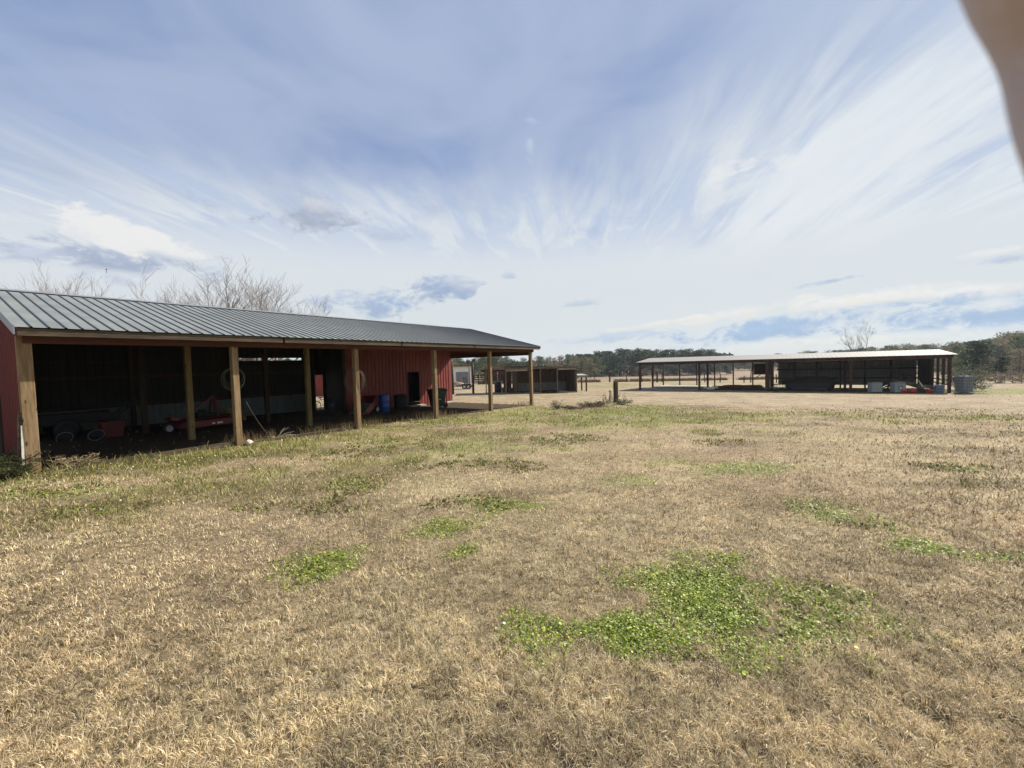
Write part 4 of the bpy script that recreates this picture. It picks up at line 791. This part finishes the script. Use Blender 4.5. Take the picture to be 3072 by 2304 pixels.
# pipe corral and distant red stable
pf = thing('corral_fence', (0, 0, 0), 0, 'dark rail corral fence running behind the stall shed', 'fence'); A, B = ground(1422, 1154), ground(1545, 1152); N_ = 9
for k in range(N_+1):
    p = A.lerp(B, k/N_); p.z = float(gz(p.x, p.y)); MB().bar(p-Vector((0, 0, .1)), p+Vector((0, 0, 1.75)), .14).build('post', wood_dark, pf)
for z in (.3, .6, .9, 1.2, 1.5): MB().bar(A+Vector((0, -.09, z)), B+Vector((0, -.09, z)), .05, .17).build('rail', wood_dark, pf)
P = at(1492, 1140, 92); t = thing('stable', (P.x, P.y, float(gz(P.x, P.y))), R(-3), 'distant low red stable with a pale roof behind the corral fence', 'stable')
box('wall', red_d, t, -2.9, 2.7, 0, 4, 1.5, 2.35); box('lower_wall', wood_dark, t, -2.9, 2.7, .5, 4, 0, 1.5); MB().add([(-2.4, -.8, 2.3), (2.9, -.8, 2.3), (2.9, 4.5, 3.0), (-2.4, 4.5, 3.0), (-2.4, -.8, 2.4), (2.9, -.8, 2.4), (2.9, 4.5, 3.1), (-2.4, 4.5, 3.1)], [(0, 3, 2, 1), (4, 5, 6, 7), (0, 1, 5, 4), (1, 2, 6, 5), (2, 3, 7, 6), (3, 0, 4, 7)]).build('roof', white_roof, t)
for x in (-1.5, .1, 1.7): MB().box(x-.06, x+.06, -.5, -.38, -.1, 2.3).build('post', white_m, t)
# old fence post with a thin one, vines
old_m = mat('dark old post', (.10, .085, .06), .95, .6, 5, .8, 24, stretch=ZS, c2=(.018, .014, .010)); P = ground(1847, 1206); o = MB().tube([(0, 0, -.1), (.01, 0, .5), (0, .01, 1.0), (.01, 0, 1.26)], [.14, .13, .13, .12], 9).tube([(.11, -.03, -.1), (.12, -.03, 1.2)], [.03, .028], 5).build('fence_post', old_m, None); o.location = P; tag(o, 'thick grey weathered fence post standing alone in the weeds', 'post', 'old posts in the weeds')
P2 = ground(1830, 1208); o = MB().tube([(0, 0, -.1), (.01, 0, .74)], [.035, .03], 7).bar((-.09, 0, .66), (.12, 0, .62), .03).build('fence_post', wood_dark, None); o.location = P2; tag(o, 'thin dark stake just left of the thick old post', 'post', 'old posts in the weeds')
rr = random.Random(8); mb = MB()
for k in range(46):
    b = P+Vector((rr.gauss(-.15, .42), rr.gauss(0, .25), -.02)); L = rr.uniform(.3, .95); d = Vector((rr.uniform(-.6, .6), rr.uniform(-.4, .4), 1)).normalized(); q = b+d*L*.6; e = q+Vector((d.x*1.4, d.y, d.z*.5-.2*rr.random()))*L*.4; mb.tube([b, q, e], [.006, .005, .003], 4)
    for j in range(4): c = b.lerp(e, rr.random()); mb.bar(c, c+Vector((rr.uniform(-.06, .06), rr.uniform(-.06, .06), rr.uniform(-.03, .05))), .03, .004)
tag(mb.build('vine', mat('dry vine', (.10, .085, .04), .9), None), 'dry leafless vine climbing round the old fence post', 'vine')
def shrub(px, py, r, h, n, m, label, cat, seed, name='shrub', leaf=None, group=None):
    P = ground(px, py); rr = random.Random(seed); t = thing(name, P, 0, label, cat, group); mb = MB(); lf = MB()
    for k in range(n):
        a = rr.uniform(0, 6.28); o_ = Vector((math.cos(a), math.sin(a), 0)); e = o_*r*rr.uniform(.2, 1.25)+Vector((0, 0, h*rr.uniform(.12, 1.15))); mid = e*.5+Vector((rr.gauss(0, .08)*r, rr.gauss(0, .08)*r, h*.1)); mb.tube([o_*.04*r-Vector((0, 0, .03)), mid, e], [.010*h+.003, .007*h+.002, .003], 4)
        for j in range(6):
            c = mid.lerp(e, rr.random()); q = c+Vector((rr.uniform(-.3, .3)*r, rr.uniform(-.3, .3)*r, rr.uniform(-.05, .2)*h)); mb.tube([c, q], [.005, .002], 3)
            if leaf:
                for i in range(leaf[1]):
                    w = c.lerp(q, rr.random())+Vector((rr.gauss(0, .10)*r, rr.gauss(0, .10)*r, rr.gauss(0, .06)*h)); s_ = leaf[2]*rr.uniform(.6, 1.3); u_ = Vector((rr.gauss(0, 1), rr.gauss(0, 1), rr.gauss(0, .6))).normalized()*s_; v_ = u_.orthogonal().normalized()*s_*.6; lf.add([w-u_, w+v_, w+u_, w-v_], [(0, 1, 2, 3)])
    mb.build('stems', m, t)
    if leaf: lf.build('foliage', leaf[0], t)
    return t
lf_g = mat('weed leaves', (.10, .12, .035), .7, .4, 3, trans=.3); lf_p = mat('pale shrub leaves', (.20, .23, .13), .7, .4, 2, trans=.3); lf_b = mat('brown brush leaves', (.13, .085, .05), .9, .4, 2, trans=.2)
shrub(1672, 1226, .42, .38, 34, mat('dark stems', (.06, .045, .03), .9), 'dark spiky weed clump at the edge of the sandy yard', 'weed', 2, 'weed_clump', (lf_g, 2, .02))
for k, (px, py, r_, h_) in enumerate(((1715, 1228, .6, .16), (1760, 1222, .65, .22), (1800, 1220, .6, .3), (1868, 1214, .5, .26))):
    shrub(px, py, r_, h_, 34, MATS['dark stems'], ('lowest brown weed clump right of the dark spiky clump', 'low brown weed clump midway between spiky clump and old post', 'tangled brown weed clump just left of the thin stake', 'green brown weed clump right at the foot of the old post')[k], 'weed', 30+k, 'weed_clump', (lf_g if k == 3 else lf_b, 3, .024), 'weed clumps left of the old post')
shrub(225, 1408, .42, .27, 46, straw_m, 'bushy brown weeds beside the corner post of the barn', 'weed', 4, 'weed_clump', (lf_b, 1, .018))
shrub(2, 1440, .5, .42, 50, MATS['dark stems'], 'dark green weeds growing against the near red wall', 'weed', 5, 'weed_clump', (lf_g, 8, .022))
# ------------------------------------------------------------------ wire fence line along the far field
ff = thing('field_fence', (0, 0, 0), 0, 'low wire fence with uneven posts along the edge of the far field', 'fence'); pts = []
for k, (px, h) in enumerate(((1570, 1.2), (1700, 1.1), (1826, 1.7), (1880, 1.3), (1925, 1.5), (1972, 1.8), (1986, 1.6), (2115, 1.2), (2160, 1.3), (2232, 1.0), (2252, 1.9), (2330, 1.2), (2420, 1.3), (2520, 1.2), (2640, 1.2))):
    P = ground(px, 1146+max(0, (px-1900))*.006); P.y = min(P.y, 78); P.z = float(gz(P.x, P.y)); pts.append(P+Vector((0, 0, 1.)))
    w = .16 if px in (1972, 1826) else .08; MB().tube([P-Vector((0, 0, .1)), P+Vector((rr.uniform(-.1, .1), 0, h))], [w, w*.8], 6).build('post', wood_dark, ff)
for dz_ in (0, -.4): MB().tube([p+Vector((0, 0, dz_)) for p in pts], .012, 4).build('wire', wire_m, ff)
n = 16000; x = rng.uniform(-6, 60, n); y = 77+.1*(x-5)+rng.normal(0, .5, n); k = fbm(x*.4, x*0, 91, 3) > .42; x, y = x[k], y[k]; n = len(x)
blades('fence_weeds', x, y, rng.uniform(.2, .75, n), rng.uniform(.05, .1, n), rng.uniform(.1, 1.0, n), pick([(.16, .10, .06), (.20, .16, .07), (.10, .09, .04)], [3, 2, 2], n), grass_m, 'rank brown weeds growing along the far field fence', 'weeds')

# ------------------------------------------------------------------ trees
def bare_tree(name, seed, H, spread, stems, depth=6, m=twig_m, thick=.10):
    rr = random.Random(seed); tk = MB(); cr = MB()
    def grow(p, d, L, r, lev, mb):
        segs = 3; pts = [p]; rad = [r]; q = p
        for i in range(segs):
            d = (d+Vector((rr.gauss(0, .09), rr.gauss(0, .09), rr.gauss(.05, .05)))).normalized(); q = q+d*L/segs; pts.append(q); rad.append(r*(1-.32*(i+1)/segs))
        mb.tube(pts, rad, 6 if lev == 0 else (4 if lev < 3 else 3), caps=False)
        if lev >= depth: return
        kids = rr.choice((2, 2, 3)) if lev < depth-1 else 3
        for i in range(kids):
            t_ = 1. if i == 0 else rr.uniform(.35, 1.); s_ = pts[-1] if t_ == 1. else pts[1+int(t_*1.99)]
            ax = Vector((rr.gauss(0, 1), rr.gauss(0, 1), rr.gauss(0, .4))).normalized(); nd = (d+ax*rr.uniform(.4, .75)*(spread if i else .35)).normalized(); nd.z = nd.z*.9+.10
            grow(s_, nd.normalized(), L*rr.uniform(.62, .86), max(rad[-1]*rr.uniform(.58, .8), .0065), lev+1, cr)
    for s_ in range(stems):
        a = 6.28*s_/max(stems, 1)+rr.uniform(-.4, .4); ln = .0 if stems == 1 else (rr.uniform(.1, .35) if s_ % 2 else rr.uniform(.45, .85))
        grow(Vector((math.cos(a)*.15, math.sin(a)*.15, -.2)) if stems > 1 else Vector((0, 0, -.2)), Vector((math.cos(a)*ln, math.sin(a)*ln, 1)).normalized(), H*.25, H*thick*.17, 0, tk)
    return tk, cr
def put_bare(px, D, toppx, stems, spread, seed, label, depth=6, wide=1., group='bare trees behind the barn', thick=.1):
    H = CZ+(1124-toppx)/FPX*D-float(gz((px-1536)/FPX*D, D)); x = (px-1536)/FPX*D
    t = thing('bare_tree', (x, D, float(gz(x, D))), 0, label, 'tree', group); tk, cr = bare_tree('bare_tree', seed, H, spread, stems, depth, thick=thick)
    top = max(v[2] for v in cr.v); k = H/top
    for mb in (tk, cr): mb.v = [(v[0]*k*wide, v[1]*k*wide, v[2]*k) for v in mb.v]
    tk.build('trunk', bark_m, t); cr.build('branches', twig_m, t); return t
put_bare(165, 50, 788, 5, .75, 21, 'bare many stemmed tree furthest left above the barn roof', 6, 1.1, thick=.075)
put_bare(255, 46, 790, 5, .8, 22, 'broad bare tree above the barn roof under the white cloud', 6, 1.2, thick=.08)
put_bare(20, 54, 822, 4, .7, 27, 'thin bare tree cut by the left edge above the barn ridge', 6, thick=.07)
put_bare(425, 50, 838, 3, .7, 23, 'small bare tree in the gap between the two broad groups', 6, thick=.07)
put_bare(715, 44, 790, 8, .8, 24, 'tallest bare tree with a round many stemmed crown above the roof', 6, 1.45, thick=.075)
put_bare(830, 47, 830, 4, .75, 25, 'bare tree with rounded crown furthest right above the barn roof', 6, 1.1, thick=.07)
put_bare(590, 48, 815, 4, .7, 26, 'bare tree half behind the roundest crown on its left', 6, 1.1, thick=.07)
put_bare(1150, 90, 962, 3, .7, 28, 'tiny bare treetop just showing over the far part of the barn roof', 5, 1., None)
put_bare(2568, 92, 1012, 2, 1.15, 45, 'lone bare tree with two crooked limbs behind the long shed', 7, .9, None, .12)
# leafy trees: four kinds, each built once and copied
pine_l = mat('pine needles', (.055, .092, .05), .8, .5, .35, trans=.3); oak_l = mat('oak leaves', (.135, .165, .075), .8, .5, .35, trans=.35); brown_l = mat('winter leaves', (.24, .205, .14), .85, .4, .35, trans=.35); dark_l = mat('cedar foliage', (.045, .075, .045), .8, .5, .5, trans=.25); brush_l = mat('grey brush', (.20, .155, .12), .9, .4, .5, trans=.3)
def leafy(name, kind, seed, leafm):
    """unit height tree: trunk with limbs and a crown of leaf clumps"""
    rr = np.random.default_rng(seed); r2 = random.Random(seed); tk = MB(); t = bpy.data.objects.new(name, None)
    cb = {'pine': .42, 'oak': .18, 'brown': .12, 'dark': .08, 'brush': .0}[kind]; tr = {'pine': .014, 'oak': .02, 'brown': .014, 'dark': .02, 'brush': .01}[kind]
    tk.tube([(0, 0, -.03), (.01, 0, .3), (-.005, .01, .65), (.0, 0, .95)], [tr, tr*.8, tr*.5, tr*.2], 6)
    blobs = []
    nb = {'pine': 13, 'oak': 16, 'brown': 16, 'dark': 18, 'brush': 14}[kind]
    for i in range(nb):
        h = cb+(1-cb)*((i+.5)/nb)**(.85)
        w = {'pine': .20*(1.15-abs((h-.72)/.34)**2*.9), 'oak': .34*math.sin(math.pi*min(1, (h-cb)/(1-cb)*.9+.12))**.6, 'brown': .30*math.sin(math.pi*min(1, (h-cb)/(1-cb)*.85+.12))**.7, 'dark': .26*(1.05-(h-cb)/(1-cb))**.7, 'brush': .5*(1-h)**.4}[kind]
        a = r2.uniform(0, 6.28); q = Vector((math.cos(a)*max(w, .03)*r2.uniform(.35, 1.), math.sin(a)*max(w, .03)*r2.uniform(.35, 1.), h*.93+r2.uniform(-.03, .03)))
        blobs.append((q, r2.uniform(.07, .14)*(1.25 if kind in ('oak', 'brown', 'dark') else 1.)*(.8 if h > .85 else 1)))
        if kind != 'brush': tk.tube([(0, 0, max(q.z-.14, .05)), q*.6+Vector((0, 0, q.z*.38)), q], [tr*.4, tr*.25, tr*.1], 4, caps=False)
    per = {'pine': 120, 'oak': 135, 'brown': 110, 'dark': 150, 'brush': 130}[kind]; ls = {'pine': .016, 'oak': .015, 'brown': .012, 'dark': .016, 'brush': .014}[kind]; V = []; F = []
    for q, r in blobs:
        p = rr.normal(0, 1, (per, 3)); p /= np.linalg.norm(p, axis=1)[:, None]; p *= (rr.random((per, 1))**.45)*r*np.array([[1.25, 1.25, .72]]); p += np.array(q)[None]
        p = p[p[:, 2] > .0]; k = len(p)
        u_ = rr.normal(0, 1, (k, 3)); u_ /= np.linalg.norm(u_, axis=1)[:, None]; w_2 = np.cross(u_, rr.normal(0, 1, (k, 3))); w_2 /= np.linalg.norm(w_2, axis=1)[:, None]; s_ = (ls*rr.uniform(.5, 1.5, (k, 1)))
        b0 = len(V); V += np.stack([p-u_*s_, p+w_2*s_*.8, p+u_*s_, p-w_2*s_*.7], 1).reshape(-1, 3).tolist(); F += [(b0+4*i, b0+4*i+1, b0+4*i+2, b0+4*i+3) for i in range(k)]
    me = bpy.data.meshes.new('crown'); me.from_pydata(V, [], F); me.materials.append(leafm)
    return tk, me
PROTO = {}
for kind, lm, n_ in (('pine', pine_l, 3), ('oak', oak_l, 3), ('brown', brown_l, 2), ('dark', dark_l, 2), ('brush', brush_l, 2)):
    PROTO[kind] = []
    for i in range(n_):
        tk, me = leafy(kind, kind, 40+i+len(kind)*7, lm); ob = tk.build('trunk', bark_d); tm = ob.data; bpy.data.objects.remove(ob); PROTO[kind].append((tm, me))
NM = {'pine': 'pine_tree', 'oak': 'oak_tree', 'brown': 'leafless_tree', 'dark': 'cedar_tree', 'brush': 'brush_clump'}
def tree(kind, x, y, H, label, group, wide=1.):
    tm, me = random.choice(PROTO[kind]); t = thing(NM[kind], (x, y, float(gz(x, y))-.1), random.uniform(0, 6.28), label, 'tree' if kind != 'brush' else 'brush', group); t.scale = (H*wide, H*wide, H*1.03)
    for nm, d_ in (('trunk', tm), ('crown', me)): o = bpy.data.objects.new(nm, d_); C.objects.link(o); o.parent = t
    return t
random.seed(5)
def row(px0, px1, D0, D1, n, tops, kinds, lab, group, wide=1.):
    for i in range(n):
        px = px0+(px1-px0)*(i+random.uniform(.1, .9))/n; D = random.uniform(D0, D1); x = (px-1536)/FPX*D; kind = random.choices(list(kinds), list(kinds.values()))[0]
        hz = 1094.7-.027*(px-1536)
        top = np.interp(px, [q[0] for q in tops], [q[1] for q in tops])+random.uniform(-4, 11); H = CZ+(hz-top)/FPX*D-float(gz(x, D))+.1
        tree(kind, x, D, H, lab[kind], group, wide*random.uniform(.85, 1.25))
ZN = [(1000, 'through the barn wall gap'), (1340, 'behind the red walled room of the barn'), (1400, 'behind the white building'), (1480, 'between the white building and the stall shed'), (1560, 'behind the last porch posts of the barn'), (1650, 'just right of the end of the barn roof'), (1740, 'over the right end of the stall shed'), (1800, 'above the low shelter'), (1880, 'above the old fence post'), (1960, 'at the left corner of the long shed'), (2080, 'over the left end of the long shed roof'), (2170, 'at the right end of the dark pine stand'), (2320, 'left of the hanging board in the long shed'), (2480, 'over the middle of the long shed roof'), (2560, 'just left of the lone bare tree'), (2640, 'right behind the lone bare tree'), (2740, 'above the grey chests'), (2850, 'above the right end of the long shed'), (2930, 'above the caged tank'), (3010, 'around the broad dark cedar'), (9999, 'at the right edge of the picture')]
LOOK = {'pine': 'dark green pine', 'oak': 'olive green tree', 'brown': 'brownish leafless tree', 'dark': 'dark cedar', 'brush': 'grey brown brush'}
TR = []
def row(px0, px1, D0, D1, n, tops, kinds, group, wide=1.):
    for i in range(n):
        px = px0+(px1-px0)*(i+random.uniform(.1, .9))/n; D = random.uniform(D0, D1); x = (px-1536)/FPX*D; kind = random.choices(list(kinds), list(kinds.values()))[0]
        hz = 1094.7-.027*(px-1536)
        top = np.interp(px, [q[0] for q in tops], [q[1] for q in tops])+random.uniform(-4, 11); H = CZ+(hz-top)/FPX*D-float(gz(x, D))+.1; w_r = wide*random.uniform(.85, 1.25)
        t = tree(kind, x, D, H, '', group, w_r); z = next(k for k, q in enumerate(ZN) if px < q[0]); TR.append((t, kind, z, px, top, w_r, group))
row(560, 1345, 120, 150, 16, [(500, 1068), (1345, 1064)], {'pine': 2, 'oak': 2, 'brown': 2}, 'trees glimpsed behind the barn', 1.1)
row(1340, 1560, 118, 150, 22, [(1340, 1066), (1400, 1076), (1440, 1068), (1500, 1062), (1540, 1074), (1560, 1080)], {'pine': 4, 'oak': 3, 'brown': 2}, 'trees seen under the end of the barn roof', 1.05)
row(1550, 1790, 125, 150, 20, [(1550, 1082), (1600, 1072), (1650, 1060), (1680, 1062), (1720, 1068), (1790, 1070)], {'oak': 4, 'brown': 5, 'pine': 2}, 'mixed trees beyond the stall shed', 1.15)
row(1740, 2160, 170, 200, 40, [(1740, 1062), (1790, 1050), (1850, 1050), (1900, 1049), (2000, 1047), (2060, 1050), (2130, 1048), (2155, 1050), (2160, 1060)], {'pine': 9, 'dark': 1}, 'dark pines across the far field', 1.35)
row(1700, 2200, 165, 172, 34, [(1700, 1098), (2200, 1094)], {'brown': 2, 'pine': 2, 'dark': 2}, 'undergrowth at the foot of the far pines', 1.7)
row(2150, 2560, 190, 230, 36, [(2150, 1085), (2250, 1070), (2400, 1056), (2560, 1050)], {'oak': 3, 'pine': 3, 'brown': 2}, 'far trees over the shed roof', 1.5)
row(2480, 2880, 150, 190, 38, [(2480, 1052), (2620, 1042), (2700, 1036), (2760, 1034), (2800, 1036), (2880, 1030)], {'pine': 3, 'oak': 4, 'brown': 3}, 'trees above the right part of the shed roof', 1.35)
row(2820, 3130, 100, 135, 30, [(2820, 1038), (2900, 1026), (2960, 1018), (3010, 1004), (3072, 996), (3250, 975)], {'pine': 2, 'oak': 4, 'brown': 3}, 'trees rising at the right edge', 1.3)
for px, D, top, kind, lab in ((2930, 62, 1022, 'dark', 'broad dark cedar just right of the long shed'), (3010, 58, 1062, 'dark', 'lower dark cedar nearer the right edge'), (2900, 66, 1045, 'oak', 'olive tree between the shed corner and the broad cedar'), (3060, 64, 1040, 'brown', 'brown leafless tree at the right edge in front of the woods'), (2965, 60, 1068, 'brown', 'small brown tree between the two dark cedars')):
    x = (px-1536)/FPX*D; tree(kind, x, D, CZ+(1094.7-.027*(px-1536)-top)/FPX*D-float(gz(x, D)), lab, None, 1.45)
row(2880, 3150, 44, 56, 20, [(2880, 1122), (3350, 1105)], {'brush': 3, 'brown': 2}, 'thicket right of the long shed', 1.8)
ORD = ('first', 'second', 'third', 'fourth', 'fifth', 'sixth', 'seventh', 'eighth', 'ninth')
fam = {}
for q in TR: fam.setdefault((q[1], q[2], 'undergrowth' in q[6] or 'thicket' in q[6]), []).append(q)
for (kind, z, lo_), mem in fam.items():
    low = ' low' if lo_ else ''
    mem.sort(key=lambda q: q[3])
    if len(mem) == 1: names = ['']
    elif len(mem) == 2: names = ['', ''] if abs(mem[0][4]-mem[1][4]) < 2 else (['taller ', 'shorter '] if mem[0][4] < mem[1][4] else ['shorter ', 'taller '])
    else: names = None
    for k, q in enumerate(mem):
        if names and (names[k] or len(mem) == 1): q[0]['label'] = names[k]+low.strip()+(' ' if low else '')+LOOK[kind]+' '+ZN[z][1]
        else: q[0]['label'] = low.strip()+(' ' if low else '')+LOOK[kind]+' '+ZN[z][1]+', '+(ORD[k]+' from left' if k < 9 else 'last at right')
shrub(2893, 1172, 1.3, 1.55, 70, MATS['dark stems'], 'pale green arching shrub behind the caged tank', 'shrub', 6, 'shrub', (lf_p, 10, .05))
# wood that fills in behind the treeline as one mass
def far_wood():
    r_ = np.random.default_rng(3); V = []; F = []
    for px0, px1, D0, D1, y0, y1, n in ((300, 1800, 160, 230, 1088, 1080, 9000), (1700, 2200, 200, 240, 1062, 1060, 9000), (2150, 2900, 235, 320, 1082, 1046, 9000), (2780, 3500, 136, 170, 1044, 975, 9000), (3500, 6500, 140, 175, 975, 900, 14000), (-3500, 300, 160, 230, 1185, 1088, 12000)):
        px = r_.uniform(px0, px1, n); D = r_.uniform(D0, D1, n); top = np.interp(px, [px0, px1], [y0, y1]); hz = 1094.7-.027*(px-1536); x = (px-1536)/FPX*D; g_ = gz(x, D)
        H = CZ+(hz-top)/FPX*D-g_; H = H*(.80+.25*fbm(x*.12, D*.12, 7, 3)); z = g_+H*r_.random(n)**.7
        p = np.stack([x, D, z], 1); u_ = r_.normal(0, 1, (n, 3)); u_ /= np.linalg.norm(u_, axis=1)[:, None]; w2_ = np.cross(u_, r_.normal(0, 1, (n, 3))); w2_ /= np.linalg.norm(w2_, axis=1)[:, None]; s_ = r_.uniform(.3, .9, (n, 1))
        b0 = len(V); V += np.stack([p-u_*s_, p+w2_*s_, p+u_*s_, p-w2_*s_], 1).reshape(-1, 3).tolist(); F += [(b0+4*i, b0+4*i+1, b0+4*i+2, b0+4*i+3) for i in range(n)]
    me = bpy.data.meshes.new('far_woods'); me.from_pydata(V, [], F); me.materials.append(mat('far woods', (.075, .10, .06), .9, .5, .08, trans=.3)); o = bpy.data.objects.new('far_woods', me); C.objects.link(o)
    tag(o, 'distant mass of mixed woodland closing the horizon behind the treeline', 'woods', None, 'stuff')
far_wood()
# a bird over the roof
P = at(319, 809, 38); t = thing('bird', P, .6, 'small dark bird perched in the bare treetops above the barn roof', 'bird')
MB().lathe([(0, -.14), (.03, -.1), (.055, 0), (.05, .07), (.03, .11), (.035, .14), (.0, .18)], 10, Matrix.Rotation(R(-60), 4, 'X')).build('bird_body', black_m, t, True)
MB().add([(0, -.02, -.05), (.03, -.02, -.26), (-.03, -.02, -.26)], [(0, 1, 2), (2, 1, 0)]).build('tail', black_m, t)

# ------------------------------------------------------------------ the photographer's hand, a finger hanging across the corner of the lens
import bmesh
def hand():
    CM = camo.matrix_world
    def w(x, y, z): return CM @ Vector((x, y, -z))
    ch = [ # joints (right, up, forward of the lens, metres), radius
      [(.135, -.055, -.075, .027), (.128, -.02, -.045, .026), (.112, .035, -.012, .026), (.098, .058, .016, .021), (.087, .072, .040, .0150), (.0742, .0668, .059, .0178), (.0880, .0548, .061, .0124), (.0868, .0455, .061, .0114), (.0896, .031, .060, .0112), (.0950, .017, .058, .0102), (.1000, .004, .056, .0082)],
    ]
    bm = bmesh.new(); sk = bm.verts.layers.skin.verify(); J = []
    def v(p, r, prev=None, flat=1.):
        q = bm.verts.new(w(*p)); q[sk].radius = (r, r*flat)
        if prev is not None: bm.edges.new((prev, q))
        return q
    c = ch[0]; vs = []; pr = None
    arm = v((.30, -.36, -.42), .040); a2 = v((.21, -.20, -.23), .034, arm); a3 = v((.155, -.10, -.12), .027, a2); pr = a3
    for x, y, z, r in c: pr = v((x, y, z), r, pr); vs.append(pr)
    vs[2][sk].use_root = False; vs[0][sk].use_root = True
    for base, pts in ((2, ((.128, .046, .004, .0125), (.148, .028, .012, .0108), (.150, .003, .010, .0100), (.134, -.012, .004, .0088))),
                      (1, ((.146, .020, -.016, .0120), (.162, .002, -.006, .0104), (.162, -.022, -.008, .0096), (.147, -.036, -.012, .0084))),
                      (1, ((.150, -.012, -.040, .0110), (.166, -.030, -.030, .0092), (.164, -.050, -.030, .0084), (.152, -.060, -.034, .0074))),
                      (0, ((.112, -.045, -.060, .0140), (.092, -.028, -.052, .0125), (.078, -.008, -.046, .0115), (.070, .010, -.042, .0095)))):
        p = vs[base]
        for x, y, z, r in pts: p = v((x, y, z), r, p)
    me = bpy.data.meshes.new('hand'); bm.to_mesh(me); bm.free(); m = mat('skin', (.66, .57, .56), .6, .12, 60, .25, 400, c2=(.58, .47, .46), spec=.3, trans=.12); me.materials.append(m)
    o = bpy.data.objects.new('hand', me); C.objects.link(o); k = o.modifiers.new('skin', 'SKIN'); k.use_smooth_shade = True; k.branch_smoothing = .6
    b = o.modifiers.new('sub', 'SUBSURF'); b.levels = b.render_levels = 2
    tag(o, 'blurred finger of the hand holding the camera, across the top right corner', 'hand')
    mb = MB(); pts = [w(.165, -.12, -.14), w(.21, -.20, -.23), w(.30, -.36, -.42), w(.33, -.42, -.49)]; mb.tube(pts, [.043, .048, .056, .058], 18, caps=False); sl_ = mb.build('sleeve', mat('grey sleeve', (.10, .11, .13), .9, .2, 30, .3, 200), o, True)
hand()

# ------------------------------------------------------------------ thin air: far woods go faintly blue
hz = MB().box(-330, 420, -40, 400, -9, 26).build('haze', bpy.data.materials.new('haze')); hz['kind'] = 'stuff'; hz['label'] = 'faint blue winter haze over the far woods'; hz['category'] = 'haze'
hm = hz.data.materials[0]; hm.use_nodes = True; ht = hm.node_tree; ht.nodes.clear(); pv = ht.nodes.new('ShaderNodeVolumePrincipled'); pv.inputs['Color'].default_value = (.80, .88, 1, 1); pv.inputs['Density'].default_value = .0002; pv.inputs['Anisotropy'].default_value = .3
ho = ht.nodes.new('ShaderNodeOutputMaterial'); ht.links.new(pv.outputs[0], ho.inputs['Volume'])
